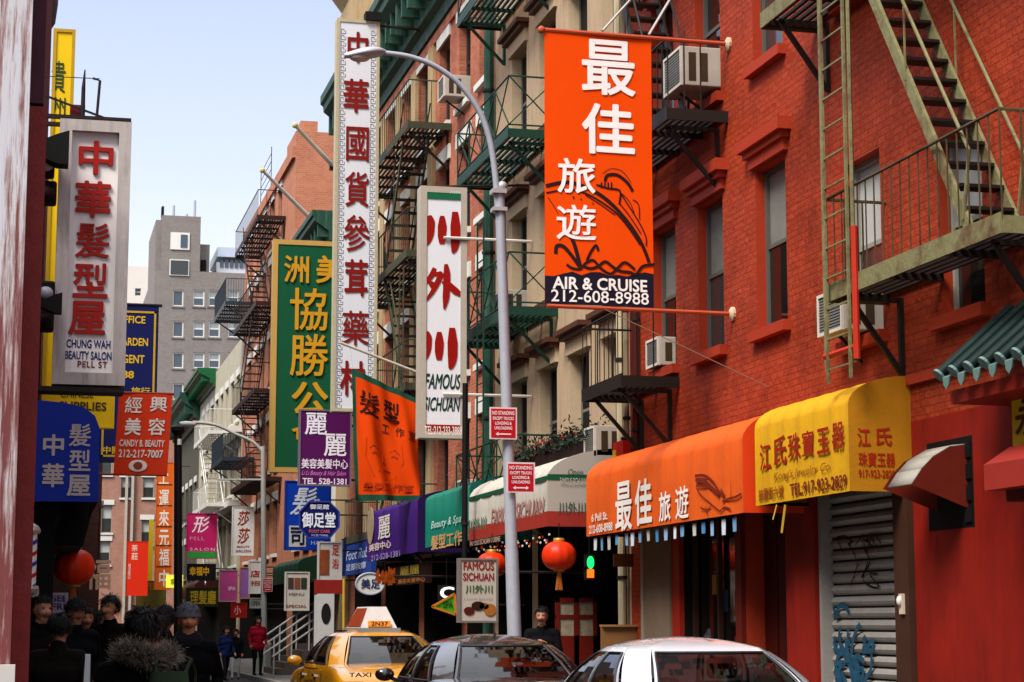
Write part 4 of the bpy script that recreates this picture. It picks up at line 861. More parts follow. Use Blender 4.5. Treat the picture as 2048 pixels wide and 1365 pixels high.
# further small awnings down the right side
awning('dark green awning far along the right pavement beyond the menu board', 7.3, 56, 62, 2.7, 3.2, 3.5, M('10301e', .6), ribs=6)
awning('maroon awning near the end of the right pavement', 7.3, 92, 100, 2.7, 3.2, 3.6, M('3a1410', .6), ribs=6)
# blue awning of the hairdresser on the left
YA = 20.0
P = [PY(*p, YA) for p in ((40, 1004), (197, 1004), (199, 855), (190, 832), (168, 815), (130, 806), (50, 789))]
P[0].x = P[6].x = -.62
ba = thing('awning', 'deep blue awning with pale characters on its end at the left', 'awning', (0, YA, 2.8))
b = MB(); n = len(P); b.v = [tuple(p) for p in P] + [(p.x, p.y + 3.2, p.z) for p in P]
for i in range(1, n - 1): b.f.append((i, i + 1, n + i + 1, n + i)); b.m.append(0)
b.build('canopy', M('0c2478', .5, var=.1), ba)
MB().add([tuple(p) for p in P], [tuple(range(n))]).build('end_panel', M('0a2484', .6, var=.12, sc=3), ba)
for s, q in (('中', (86, 869, 128, 912)), ('華', (84, 927, 128, 975)), ('髮', (138, 848, 182, 893)), ('型', (138, 900, 181, 942)), ('屋', (134, 950, 181, 993))): lt(ba, s, *q, YA - .008, 'a89c98', .035)
# ------------------------------------------------------------------ left-hand signs
YC = 25.0
cs = lightbox('sign', 'weathered white beauty salon sign box with raised red characters on the left', 'shop sign', (112, 243, 256, 772), YC, .42, .15, ALU, M('d8d2ce', .55, var=.06, streak=.15, stain='9a8c84'), proud=.1)
for s, q in (('中', (157, 283, 227, 350)), ('華', (150, 363, 222, 436)), ('髮', (151, 447, 219, 516)), ('型', (146, 527, 216, 596)), ('屋', (137, 603, 211, 671))): lt(cs, s, *q, YC - .004, '8c1408', .045, ext=.03)
lt(cs, 'CHUNG WAH', 133, 680, 221, 697, YC - .006, '16205e', .03); lt(cs, 'BEAUTY SALON', 130, 703, 223, 720, YC - .006, '16205e', .03); lt(cs, 'PELL ST', 155, 723, 215, 736, YC - .006, '6a1c20', .02, 0, 1.1)
x0, x1, z0, z1 = rectY(62, 236, 262, 243, YC); b = MB().box(-1.8, x1, YC - .1, YC - .04, z0, z0 + .05).box(-1.8, x1, YC + .3, YC + .36, z0, z0 + .05)
zb_ = PY(180, 776, YC).z; b.box(-1.8, x1, YC - .08, YC + .36, zb_ - .06, zb_); b.bar((-1.8, YC, z0 + .9), (x1 - .3, YC, z0 + .05), .025); b.build('bracket', BLACKFE, cs)
b = MB(); v = lambda px, py: PY(px, py, YC)
b.tube([v(165, 242), v(167, 175), v(170, 140)], [.03, .025, .008], 6).tube([v(193, 240), v(200, 162), v(186, 157)], .018, 6).tube([v(72, 152), v(200, 158)], .006, 5); b.build('mast', M('1c1012', .6), cs)
xa, xb, za, zb = rectY(140, 212, 170, 240, YC + .1); MB().box(xa, xb, YC + .05, YC + .2, za, zb).build('plate', M('5a1420', .5), cs)
def spot(label, px, py, Y, sc=1):
    c = PY(px, py, Y); r = thing('spotlight', label, 'spotlight', c, 'black spotlights beside the salon sign')
    MB().prism([c + Vector((-.3, 0, -.09)) * sc, c + Vector((-.02, 0, -.2)) * sc, c + Vector((.12, 0, -.2)) * sc, c + Vector((.12, 0, .22)) * sc, c + Vector((-.02, 0, .17)) * sc, c + Vector((-.3, 0, .04)) * sc], (0, .3 * sc, 0)).build('housing', DARK, r)
    MB().tube([c + Vector((-.25 * sc, .1, -.02)), (-1.8, Y + .1, c.z - .25)], .018, 6).build('bracket', BLACKFE, r)
spot('black floodlight hood at the top left of the salon sign', 118, 295, 24.4); spot('black floodlight hood at the lower left edge of the salon sign', 112, 606, 24.4, .6)
for i, (px, py) in enumerate(((88, 330), (92, 385), (88, 585), (86, 640))):
    c = PY(px, py, 24.8); r = thing('utility_box', ('round grey lamp head behind the upper floodlight', 'dark lamp casing below the round grey lamp head', 'black electrical box left of the salon sign middle', 'lowest dark electrical box above the yellow sign')[i], 'electrical box', c)
    MB().box(c.x - .16, c.x + .13, 24.75, 25.1, c.z - .12, c.z + .14).build('casing', (DARKBR, DARK, DARK, DARKBR)[i], r, bevel=.03); MB().ell((c.x + .02, 24.72, c.z - .02), (.09, .07, .08)).build('cap', (ALU, DARKBR, STEEL, DARK)[i], r); MB().tube([(c.x - .1, 24.9, c.z), (-1.8, 24.9, c.z)], .02, 6).build('bracket', BLACKFE, r)
YY = 30.0
ys_ = lightbox('sign', 'tall narrow yellow sign with dark green characters behind the salon sign', 'shop sign', (95, 58, 140, 800), YY, .25, .05, M('a8861a', .5), M('d4b004', .5, var=.08))
lt(ys_, '貴', 103, 122, 131, 186, YY - .008, '1c3c1c', .005); lt(ys_, '州', 103, 195, 131, 232, YY - .008, '1c3c1c', .01); arm(ys_, PY(95, 100, YY).x, -1.8, YY + .1, PY(95, 100, YY).z, .03); arm(ys_, PY(95, 100, YY).x, -1.8, YY + .1, PY(95, 500, YY).z, .03)
cp = thing('column', 'dark plum board column left of the yellow sign', 'sign column', PY(83, 120, 27)); xa, xb, za, zb = rectY(70, -60, 93, 800, 27); MB().box(-.3, xb, 27, 27.3, 3.2, zb).build('board', M('341014', .6, var=.4, sc=9), cp); MB().tube([(xb - .1, 27.1, 5), (-1.8, 27.1, 5)], .03, 6).build('bracket', BLACKFE, cp)
xa, xb, za, zb = rectY(93, -40, 116, 56, 27.3)
r = thing('vent', 'grey bulging sheet metal vent cowl at the top left', 'vent cowl', (xa, 27.3, za)); MB().lathe(((xa + xb) / 2 - .05, 27.5, za), [(.03, 0), (.1, .12), (.13, .4), (.13, zb - za)], 16).build('cowl', M('4a4648', .45, .3), r); MB().tube([((xa + xb) / 2 - .05, 27.5, za + .3), (-1.8, 27.5, za + .3)], .025, 6).build('bracket', BLACKFE, r)
YN = 36.0
ns = lightbox('sign', 'navy office sign with a yellow inner border behind the salon sign', 'office sign', (200, 608, 314, 925), YN, .2, .02, M('0a0c24', .5), M('0a1248', .45, var=.1))
xa, xb, za, zb = rectY(206, 622, 309, 915, YN); b = MB(); t = .035; gm = M('b08c1a', .5)
for a in ((xa, xa + t, za, zb), (xb - t, xb, za, zb), (xa, xb, zb - t, zb), (xa, xb, za, za + t)): b.box(a[0], a[1], YN - .01, YN, a[2], a[3])
b.build('border', gm, ns)
for s, q in (('OFFICE', (233, 632, 291, 647)), ('GARDEN', (233, 676, 296, 692)), ('AGENT', (233, 710, 289, 727)), ('88', (244, 742, 268, 757)), ('CO', (238, 873, 262, 886)), ('中國', (206, 893, 240, 908)), ('旅行', (262, 775, 300, 790))): lt(ns, s, *q, YN - .008, 'c09c1c', .04)
arm(ns, PY(325, 612, YN).x, -1.8, YN + .1, PY(314, 610, YN).z, .03)
sp_ = small('sign', 'yellow chinese supplies board under the salon sign', (84, 776, 229, 856), YY - .6, M('c8a40a', .5, var=.08), [('CHINESE', (121, 781, 187, 796), '3a3008', .01), ('SUPPLIES', (118, 804, 213, 821), '3a3008', .02)], wall=-1.8)
YR = 31.0
cb = thing('banner', 'orange red candy beauty banner with white characters and an eye', 'banner', PY(282, 870, YR)); xa, xb, za, zb = rectY(229, 788, 336, 950, YR)
def rp2(x, y, z): return (x - .03 * (za - z) / (za - zb) * -1.8, y + .012 * math.sin(x * 8 + z * 2), z)
gridY(xa, xb, za, zb, YR, 14, 20, rp2).build('cloth', M('b82c08', .7, var=.12, sc=3), cb, smooth=True)
o2 = lambda x, y, z: rp2(x, y - .01, z)
for s, q, bo in (('經', (244, 794, 278, 826), .03), ('興', (294, 794, 328, 824), .03), ('美', (245, 836, 278, 871), .03), ('容', (292, 837, 326, 871), .03), ('CANDY B. BEAUTY', (236, 880, 326, 894), .03), ('212-217-7007', (235, 900, 324, 916), .025)): ltw(cb, s, *q, YR, 'c8bcb4', o2, bo)
c = PY(275, 932, YR); b = MB().add([(c.x + .14 * math.cos(a), YR - .012, c.z + .09 * math.sin(a)) for a in [k * math.pi / 12 for k in range(24)]], [tuple(range(24))]); warpb(b, rp2).build('eye_emblem', M('c8bcb4', .6), cb)
b = MB().add([(c.x + .07 * math.cos(a), YR - .018, c.z + .06 * math.sin(a)) for a in [k * math.pi / 12 for k in range(24)]], [tuple(range(24))]); warpb(b, rp2).build('pupil', M('7a3018', .6), cb)
b = MB().tube([(-1.8, YR + .02, zb + .01), (xb + .08, YR + .02, zb + .01)], .022, 6).tube([(-1.8, YR + .02, za), (xb, YR + .02, za)], .018, 6); b.build('pole', M('7a2a1c', .5), cb)
YV = 112.0
vb = small('banner', 'string of orange panels with white characters hanging down behind the black lamp post', (311, 925, 345, 1180), YV, M('c85a14', .6, var=.15, sc=2), [(s, (318, y, 338, y + 34), 'd8ccc0', .04) for s, y in zip('上運來元福中', (936, 980, 1020, 1060, 1098, 1140))], th=.06, cat='banner')
b = MB()
for py in (968, 1010, 1052, 1090, 1132): xa, xb, za, zb = rectY(312, py, 344, py + 3, YV); b.box(xa, xb, YV - .01, YV, za, zb)
b.build('seam', M('6a2408', .6), vb)
small('banner', 'plain red banner with small pale characters on the left row', (253, 1083, 296, 1192), 128, M('c42408', .6, var=.1), [('茶', (263, 1090, 276, 1103), 'd8b0a0', .03), ('莊', (263, 1106, 276, 1120), 'd8b0a0', .03), ('名茶專賣', (256, 1126, 261, 1160), 'd0a090', .03)], th=.05, cat='banner', wall=None)
b = thing('banner', 'thin yellow vertical strip beside the orange panels', 'banner', PY(303, 1100, 113)); xa, xb, za, zb = rectY(297, 1040, 306, 1162, 113); MB().box(xa, xb, 113, 113.05, za, zb).build('cloth', M('b8a010', .6), b); MB().tube([(xa, 113.1, zb), (XW, 113.1, zb)], .02, 6).build('pole', BLACKFE, b)
small('sign', 'glowing yellow house shaped sign board beside the black lamp post', (332, 1150, 366, 1176), 100, M('d8d040', .5, emit=.4), [('家', (341, 1158, 351, 1170), '4a4a10', .02)])
small('sign', 'olive board with faded orange letters above the crowd', (272, 1162, 332, 1236), 129, M('4a4010', .6, var=.3, sc=2), [('OPEN', (282, 1166, 316, 1180), '8a4a10', .03)], wall=None)
sg = small('sign', 'white and violet free notice behind the man in the dark cap', (101, 1186, 136, 1226), 23, M('a89ca8', .5), [('SEE', (104, 1190, 134, 1204), '3a2468', .05), ('FRI', (104, 1207, 130, 1221), '3a2468', .05)], wall=-1.8)
dc = thing('awning', 'added black block painting the shade behind the blue awning on the left', 'awning', (0, 24, 2.2))  # added solid block, black to paint the dark void under the awning
xa = PY(190, 1006, 23.4).x; z1, z0 = PY(190, 1003, 23.4).z, PY(190, 1092, 23.4).z; xb = PY(166, 1090, 23.4).x
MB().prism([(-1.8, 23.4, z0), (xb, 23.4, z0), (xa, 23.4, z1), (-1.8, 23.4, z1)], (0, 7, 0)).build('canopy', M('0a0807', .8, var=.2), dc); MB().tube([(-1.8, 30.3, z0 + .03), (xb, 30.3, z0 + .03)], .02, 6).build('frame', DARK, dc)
# ------------------------------------------------------------------ barber pole, lanterns, ornaments
bp = thing('barber_pole', 'striped red white and blue barber pole on the left shop front', 'barber pole', PY(57, 1180, 19)); c0, c1 = PY(56, 1172, 19), PY(60, 1068, 19); R_ = .07
b = MB(); nz, na = 60, 24; hgt = c1.z - c0.z
for j in range(nz + 1):
    for k in range(na): a = 2 * math.pi * k / na; b.v.append((c0.x + R_ * math.cos(a), 19 + R_ * math.sin(a), c0.z + hgt * j / nz))
for j in range(nz):
    for k in range(na):
        s_ = ((j / nz * hgt / .2) - k / na) % 1; mi = 1 if s_ < .2 else 2 if .5 < s_ < .7 else 0
        b.f.append((j * na + k, j * na + (k + 1) % na, (j + 1) * na + (k + 1) % na, (j + 1) * na + k)); b.m.append(mi)
b.build('cylinder', [WHITE, M('1a2a8a', .4), M('a01c14', .4)], bp, smooth=True)
b = MB()
for z, s_ in ((c0.z, -1), (c1.z, 1)): b.lathe((c0.x, 19, z), [(.09, 0), (.1, .03 * s_), (.08, .07 * s_), (.03, .1 * s_)], 16)
b.box(-1.8, c0.x, 18.97, 19.03, c0.z - .05, c0.z - .02).box(-1.8, c0.x, 18.97, 19.03, c1.z + .03, c1.z + .06); b.build('cap', M('a8a29a', .35, .5), bp)
def lantern(label, px, py, Y, r, h, hangz):
    c = PY(px, py, Y); root = thing('lantern', label, 'lantern', c, 'round red paper lanterns'); b = MB(); n, m_ = 48, 20; o = 0
    for j in range(m_ + 1):
        t = .14 + (math.pi - .28) * j / m_
        for k in range(n): a = 2 * math.pi * k / n; q = 1 - .035 * (k % 4 == 0); b.v.append((c.x + r * q * math.sin(t) ** .8 * math.cos(a), Y + r * q * math.sin(t) ** .8 * math.sin(a), c.z + h * math.cos(t)))
    for j in range(m_):
        for k in range(n): b.f.append((j * n + k, (j + 1) * n + k, (j + 1) * n + (k + 1) % n, j * n + (k + 1) % n)); b.m.append(0)
    b.build('shade', M('c42a08', .4, var=.15), root, smooth=70)
    b = MB()
    for s_ in (1, -1): b.lathe((c.x, Y, c.z + s_ * h * .97), [(r * .32, -.02), (r * .34, .02), (r * .3, .05)], 20)
    b.build('rim', M('b08030', .4, .3), root)
    MB().tube([(c.x, Y, c.z + h), (c.x, Y, hangz)], .008, 5).build('cord', DARK, root)
    b = MB()
    for k in range(14): a = 2 * math.pi * k / 14; b.tube([(c.x + .02 * math.cos(a), Y + .02 * math.sin(a), c.z - h), (c.x + .05 * math.cos(a), Y + .05 * math.sin(a), c.z - h - .28)], .006, 4)
    b.build('tassel', M('b06020', .7), root)
lantern('large red paper lantern hanging right of the lamp post', 1118, 1112, 28.0, .25, .21, 3.0); lantern('red paper lantern hanging left of the lamp post', 984, 1130, 31.5, .25, .2, 3.0)
lantern('red paper lantern under the black shade block at left', 148, 1135, 26.0, .26, .23, 3.2)
def txtobj(name, label, cat, s, box, Y, col, bold, hang, emit=0):
    root = thing(name, label, cat, PY((box[0] + box[2]) / 2, (box[1] + box[3]) / 2, Y)); lt(root, s, *box, Y, col, bold, ext=.03, name='character', m=M(col, .45, var=.3, sc=30, emit=emit)); p = PY((box[0] + box[2]) / 2, box[1], Y)
    MB().tube([p, (p.x, Y, hang)], .006, 5).build('cord', DARK, root); return root
txtobj('ornament', 'pale gold cut out character ornament beside the left lantern', 'ornament', '福', (170, 1118, 222, 1180), 27.0, 'd8b090', .035, 3.1)
for px, Y, lab in ((1000, 30, 'string of tiny lights below the restaurant awning'),):
    root = thing('light_string', lab, 'string lights', (7.4, 30.5, 2.9)); b = MB(); c = MB()
    for k in range(46):
        y = 28.3 + 5.2 * k / 46; z = 2.86 - .1 * abs(math.sin(k * .7)) - .05 * random.random(); b.ell((7.34 + .06 * random.random(), y, z), (.018, .018, .02), 6, 4, k % 3)
    c.tube([(7.37, 28.3 + 5.2 * k / 46, 2.92 - .05 * abs(math.sin(k * .7))) for k in range(47)], .006, 4)
    b.build('bulb', [WHITE, M('a01c10', .4), M('c8a060', .4)], root); c.build('cord', DARK, root)
root = thing('light_string', 'red string lights above the left lantern', 'string lights', (.2, 26, 3)); b = MB()
for k in range(40): p = PY(72 + 85 * random.random(), 1082 + 28 * random.random(), 25.5 + random.random()); b.ell(p, (.025, .025, .025), 6, 4)
b.build('bulb', M('8a1408', .4), root); MB().tube([PY(70, 1090, 25.5), PY(160, 1092, 25.5)], .006, 4).build('cord', DARK, root)
NP = 17
for k in range(NP):      # paper pennants under the orange awning
    y = 27.4 - k * 6.1 / NP - .15 * random.random(); z = 2.76; w, h = .1 + .05 * random.random(), .13 + .06 * random.random(); a = random.uniform(-.3, .3)
    col = ('c0c8d0', '6a94b8', 'b8b8b0', '4a80a8', '8aa4c0')[k % 5]; x0 = XO + .05
    b = MB().prism([(x0, y - w / 2, z), (x0, y + w / 2, z), (x0 + .05 * a, y + w / 2 * .8 + a * .1, z - h), (x0 + .05 * a, y - w / 2 * .8 + a * .1, z - h)], (.006, 0, 0)); o = b.build('pennant', M(col, .6, var=.2, sc=15), loc=(x0, y, z))
    tag(o, 'small white or blue paper pennant under the lower edge of the orange awning', 'pennant', 'paper pennants under the orange awning')
# ------------------------------------------------------------------ street lamps and posts
YL = 25.6
lp = thing('street_lamp', 'grey street lamp post with a long curved arm and cobra head over the street', 'street lamp', PY(1033, 1480, YL))
pb_, pt_ = PY(1029, 1275, YL), PY(999, 378, YL); dr = (pb_ - pt_) / (pb_.z - pt_.z); gr = pb_ + dr * (.1 - pb_.z)
MB().tube([gr, gr + (pt_ - gr) * .33, gr + (pt_ - gr) * .34, pt_], [.1, .088, .08, .066], 16).build('pole', STEEL, lp, smooth=True)
MB().lathe(gr, [(.2, 0), (.2, .25), (.15, .6), (.12, .75)], 8).build('base', STEEL, lp)
A = curve([PY(*p, YL) for p in ((996, 415), (990, 345), (979, 278), (958, 222), (920, 170), (872, 134), (820, 114), (768, 106))], 6)
MB().tube(A, [.045 - .012 * i / len(A) for i in range(len(A))], 10).build('arm', STEEL, lp, smooth=True)
hp, hq = PY(770, 106, YL), PY(688, 113, YL); b = MB(); n = 16
for i in range(13):
    t = i / 12; c = hp.lerp(hq, t); w = .05 + .13 * math.sin(math.pi * min(1, t * 1.08) ** .75) * (1 if t < .93 else .6); hh = .04 + .05 * math.sin(math.pi * t ** .8)
    for k in range(n): a = 2 * math.pi * k / n; z = math.sin(a); b.v.append((c.x, c.y + w * math.cos(a), c.z + (hh if z > 0 else hh * .55) * z))
for i in range(12):
    for k in range(n): b.f.append((i * n + k, i * n + (k + 1) % n, (i + 1) * n + (k + 1) % n, (i + 1) * n + k)); b.m.append(0)
b.f.append(tuple(12 * n + k for k in range(n))); b.m.append(0)
b.build('lamp_head', M('a2a2a6', .4, .2), lp, smooth=60)
c = hp.lerp(hq, .62); MB().ell((c.x, c.y, c.z - .035), (.14, .1, .06)).build('lens', M('b8a898', .25, spec=.6), lp, smooth=60)
b = MB(); p = PY(997, 380, YL); b.box(p.x - .1, p.x + .09, YL - .1, YL + .1, p.z - .06, p.z + .0).box(p.x - .09, p.x + .1, YL - .1, YL + .1, p.z - .3, p.z - .25); b.ell(p + Vector((.05, 0, .05)), (.07, .07, .07)); b.build('collar', M('a8a4a4', .45, .3), lp)
def street_sign(label, x0, y0, x1, y1, Y, arrow):
    xa, xb, za, zb = rectY(x0, y0, x1, y1, Y); r = thing('street_sign', label, 'street sign', ((xa + xb) / 2, Y, za), 'red parking signs on the lamp posts'); w, h = xb - xa, zb - za
    MB().box(xa, xb, Y, Y + .006, za, zb).build('border', M('c8b4b4', .5, var=.05), r); e = .035 * w * 1.6; MB().box(xa + e, xb - e, Y - .004, Y, za + e, zb - e).build('plate', M('a80c18', .45, var=.08), r)
    b = MB()
    for s, v0, v1, u0, u1 in (('NO STANDING', .76, .88, .1, .9), ('EXCEPT TRUCKS', .6, .7, .12, .88), ('LOADING &', .45, .55, .2, .8), ('UNLOADING', .3, .4, .18, .82)): b.text(s, (xa + u0 * w, Y - .008, za + v0 * h), ((u1 - u0) * w, 0, 0), (0, 0, (v1 - v0) * h), .03)
    u0, u1 = .22, .78; z = za + .16 * h; b.add([(xa + u0 * w + (0 if arrow == 'r' else .09 * w), Y - .008, z - .02 * h), (xa + u1 * w - (.09 * w if arrow != 'l' else 0), Y - .008, z - .02 * h), (xa + u1 * w - (.09 * w if arrow != 'l' else 0), Y - .008, z + .02 * h), (xa + u0 * w + (0 if arrow == 'r' else .09 * w), Y - .008, z + .02 * h)], [(0, 1, 2, 3)])
    if arrow in 'lb': b.add([(xa + u0 * w, Y - .008, z), (xa + (u0 + .1) * w, Y - .008, z - .06 * h), (xa + (u0 + .1) * w, Y - .008, z + .06 * h)], [(0, 1, 2)])
    if arrow in 'rb': b.add([(xa + u1 * w, Y - .008, z), (xa + (u1 - .1) * w, Y - .008, z + .06 * h), (xa + (u1 - .1) * w, Y - .008, z - .06 * h)], [(0, 1, 2)])
    b.build('lettering', M('d8c8c8', .5), r); b = MB()
    for q in (.15, .85): b.box((xa + xb) / 2 - .04, (xa + xb) / 2 + .04, Y + .006, Y + .05, za + q * h - .02, za + q * h + .02)
    b.build('clamp', STEEL, r)
street_sign('upper red no standing sign with a left arrow on the near lamp post', 979, 815, 1034, 879, YL - .13, 'l')
street_sign('lower red no standing sign with a two way arrow on the near lamp post', 1013, 925, 1070, 986, YL - .13, 'b')
YL2 = 62.0
lp2 = thing('street_lamp', 'pale far street lamp post with a straight arm reaching left', 'street lamp', PY(528, 1345, YL2)); g2 = PY(529, 1340, YL2); g2.z = .1
MB().tube([g2, PY(526, 893, YL2)], [.1, .07], 12).build('pole', M('a4a4a0', .45, .2), lp2); MB().lathe(g2, [(.24, 0), (.22, .8), (.12, .95)], 8).build('base', M('9a9a96', .5, .2), lp2)
MB().tube(curve([PY(526, 905, YL2), PY(505, 884, YL2), PY(470, 868, YL2), PY(430, 850, YL2), PY(385, 845, YL2)], 5), .05, 8).tube([PY(526, 960, YL2), PY(435, 960, YL2)], .03, 6).build('arm', M('b0aea8', .45, .2), lp2)
p = PY(374, 849, YL2); MB().ell(p, (.3, .16, .1)).build('lamp_head', M('b0b0ac', .4), lp2, smooth=60)
street_sign('small red parking sign on the far lamp post', 525, 1157, 545, 1184, YL2 - .15, 'b')
YB2 = 28.0
bk = thing('post', 'black iron post rising from the left pavement above the crowd', 'post', PY(356, 1450, YB2)); g3 = PY(357, 1440, YB2); g3.z = .1
MB().tube([g3, PY(356, 860, YB2)], [.065, .055], 12).build('pole', M('0e0c0c', .45), bk); p = PY(356, 862, YB2)
MB().lathe(p, [(.07, -.05), (.1, 0), (.1, .05), (.03, .1), (.0, .14)], 12).build('finial', M('0e0c0c', .45), bk); MB().tube([p + Vector((.02, -.06, -.12)), p + Vector((.02, -.06, -.2))], .03, 6).build('plate', WHITE, bk)
MB().lathe(g3, [(.16, 0), (.14, .5), (.08, .7)], 10).build('base', M('0e0c0c', .45), bk)
def flagpole(label, p0, p1, Y0, Y1):
    a = PX(*p0, XW); e = PY(*p1, a.y - 2); r = thing('flagpole', label, 'flagpole', a, 'bare white flagpoles'); MB().tube([a, e], [.07, .05], 8).build('pole', M('c8c4c0', .4), r); MB().ell(e, (.09, .09, .09)).build('finial', M('b8a878', .4), r); MB().box(XW - .12, XW, a.y - .1, a.y + .1, a.z - .12, a.z + .12).build('wall_plate', BLACKFE, r)
flagpole('upper bare white flagpole in front of the brick gable', (667, 333), (590, 251), 57, 55); flagpole('lower bare white flagpole beside the green cornice', (627, 443), (525, 341), 57, 55)
# ------------------------------------------------------------------ shop front things on the red wall
rs = thing('roller_shutter', 'grey steel roller shutter with blue graffiti under the yellow awning', 'roller shutter', (XW + .1, 19.8, 0)); b = MB(); z = 0.0
while z < 3.5:
    q = [(XW + .13, z), (XW + .1, z + .02), (XW + .085, z + .05), (XW + .1, z + .085), (XW + .13, z + .105)]
    for i in range(4): b.quad((q[i][0], 18.8, q[i][1]), (q[i][0], 20.75, q[i][1]), (q[i + 1][0], 20.75, q[i + 1][1]), (q[i + 1][0], 18.8, q[i + 1][1]))
    b.quad((XW + .13, 18.8, z + .105), (XW + .13, 20.75, z + .105), (XW + .13, 20.75, z + .125), (XW + .13, 18.8, z + .125), 1); z += .125
b.build('slats', [M('8e8a84', .5, .2, var=.2, sc=4, streak=.2, stain='4a4038'), DARK], rs, smooth=20)
b = MB().box(XW - .02, XW + .12, 20.75, 20.82, 0, 3.5).box(XW - .02, XW + .12, 18.73, 18.8, 0, 3.5); b.build('guide_rail', M('8a8680', .5, .2), rs)
b = MB()
for y, z in ((20.78, .85), (20.78, .2), (18.77, .85), (18.77, .25)): b.box(XW - .06, XW - .02, y - .05, y + .05, z, z + .07)
b.build('lock', M('6a5a50', .4, .5), rs)
rg = random.Random(3)
def scrib(u0, u1, z0, z1, n, w):
    b = MB()
    for _ in range(n):
        y, z = rg.uniform(u0, u1), rg.uniform(z0, z1); x_ = XW + .079 - .0012 * _; P = [(x_, y, z)]
        for k in range(5): y = min(u1, max(u0, y + rg.uniform(-.25, .25))); z = min(z1, max(z0, z + rg.uniform(-.18, .18))); P.append((x_, y, z))
        b.ribbon(curve(P, 4), w, (-1, 0, 0))
    return b
scrib(19.65, 20.65, .95, 1.75, 15, .06).build('graffiti', M('1c465e', .7, var=.7, sc=9), rs); scrib(19.1, 20.5, 1.95, 2.5, 6, .02).build('graffiti', M('14100e', .6), rs)
vh = thing('vent_hood', 'curved sheet metal vent hood jutting from the dark opening in the red wall', 'vent hood', (XW - .3, 17.4, 2.8))
pr = [(XW - .02, 3.22), (XW - .2, 3.2), (XW - .38, 3.1), (XW - .5, 2.98), (XW - .6, 2.84)]; b = MB()
for i in range(4): b.quad((pr[i][0], 17.1, pr[i][1]), (pr[i][0], 17.62, pr[i][1]), (pr[i + 1][0], 17.62, pr[i + 1][1]), (pr[i + 1][0], 17.1, pr[i + 1][1]))
thick(b.build('hood', M('8c867c', .6, .0, var=.2, sc=8), vh, smooth=60), .012)
b = MB()
for y in (17.1, 17.75): b.add([(x, y, z) for x, z in pr] + [(XW - .02, y, 2.62)], [tuple(range(6))])
b.build('side_panel', M('5a1a10', .5, var=.3), vh)
MB().box(XW - .03, XW - .005 - .036, 16.98, 17.95, 2.45, 3.3).build('opening', M('060404', .8), vh)  # flat black panel paints the dark recess; the wall is not cut
b = MB(); [b.box(XW - .06, XW - .03, 17.01, 17.15, 2.5 + k * .2, 2.64 + k * .2) for k in range(4)]; b.build('grille', DARK, vh)
tc = thing('tile_canopy', 'small green glazed tile canopy at the right edge of the red wall', 'tile canopy', (8.1, 15.5, 3.8)); xo = 7.78; zo = atX(1905, 742, xo)[1]; zi = zo + .62; Y0 = 16.2; GT = M('0e201d', .5, var=.5, sc=12, spec=.1); bt_ = MB(); bc = MB()
for k in range(14):
    y = Y0 - k * .29; bt_.tube([(xo, y, zo), (XW, y, zi)], .052, 10)
    bt_.quad((xo, y - .24, zo - .05), (xo, y - .06, zo - .05), (XW, y - .06, zi - .05), (XW, y - .24, zi - .05)); dd = Vector((xo - XW, 0, zo - zi)).normalized(); e = Vector((xo, y, zo))
    bc.tube([e, e + dd * .025], .062, 12); bc.prism([e + Vector((0, -.22, -.03)), e + Vector((0, -.08, -.03)), e + Vector((0, -.1, -.1)), e + Vector((0, -.15, -.14)), e + Vector((0, -.2, -.1))], dd * .02)
bt_.build('tile_row', GT, tc, smooth=50); bc.build('tile_end', M('56706a', .45, var=.35, sc=20, spec=.3), tc)
MB().box(xo + .12, XW, Y0 - 4.1, Y0 + .05, zo - .26, zo - .14).build('beam', M('7a1c10', .5, var=.2), tc)
yb_ = thing('sign', 'yellow board with a brown character under the green tile canopy', 'shop sign', (8.3, 14.6, 3.0)); y1 = atX(2024, 840, 8.3)[0]; za = atX(2036, 908, 8.3)[1]; zb = atX(2036, 768, 8.3)[1]
MB().box(8.3, XW - .05, y1 - 2.6, y1, za, zb).build('face_panel', M('b89a10', .5, var=.12), yb_); MB().text('永', (8.294, y1 - .06, za + .14), (0, -.5, 0), (0, 0, zb - za - .28), .03).build('lettering', M('4a2008', .5), yb_)
MB().box(XW - .05, XW + .02, y1 - 2.5, y1 - .1, za + .1, zb - .1).build('bracket', DARK, yb_)
lg = thing('ledge_box', 'red painted ledge box on the wall below the yellow board', 'ledge', (8.2, 15, 2.7)); y1 = atX(1968, 960, 7.95)[0]; z1 = atX(2000, 925, 7.95)[1]
MB().prism([(7.95, y1, z1 - .22), (XW, y1, z1 - .22), (XW, y1, z1 + .16), (8.2, y1, z1 + .16), (7.95, y1, z1)], (0, -3, 0)).build('casing', M('8a2a22', .45, var=.2, sc=4), lg)
MB().box(8.1, XW, y1 - 2.9, y1 - .1, z1 - .32, z1 - .221).build('soffit', DKRED, lg)
wl = thing('wall_lamp', 'tiny white bell push lamp on the brown post right of the shutter', 'wall lamp', (XW - .15, 18.45, 1.75)); MB().box(XW - .13, XW - .1, 18.42, 18.5, 1.66, 1.86).build('plate', M('b8a890', .4), wl); MB().ell((XW - .14, 18.46, 1.79), (.03, .03, .05)).build('lamp', WHITE, wl)
def neon(name, label, s, box, Y, col, e, bold=.0):
    r = thing(name, label, 'neon sign', PY((box[0] + box[2]) / 2, box[3], Y)); lt(r, s, *box, Y, col, bold, ext=.03, name='tube', m=M(col, .4, emit=e)); xa, xb, za, zb = rectY(*box, Y); MB().box(xa - .03, xb + .03, Y + .03, Y + .06, za - .03, zb + .03).build('backing', DARK, r)
    MB().tube([((xa + xb) / 2, Y + .05, zb), ((xa + xb) / 2, Y + .05, zb + .5)], .008, 5).build('cord', DARK, r); return r
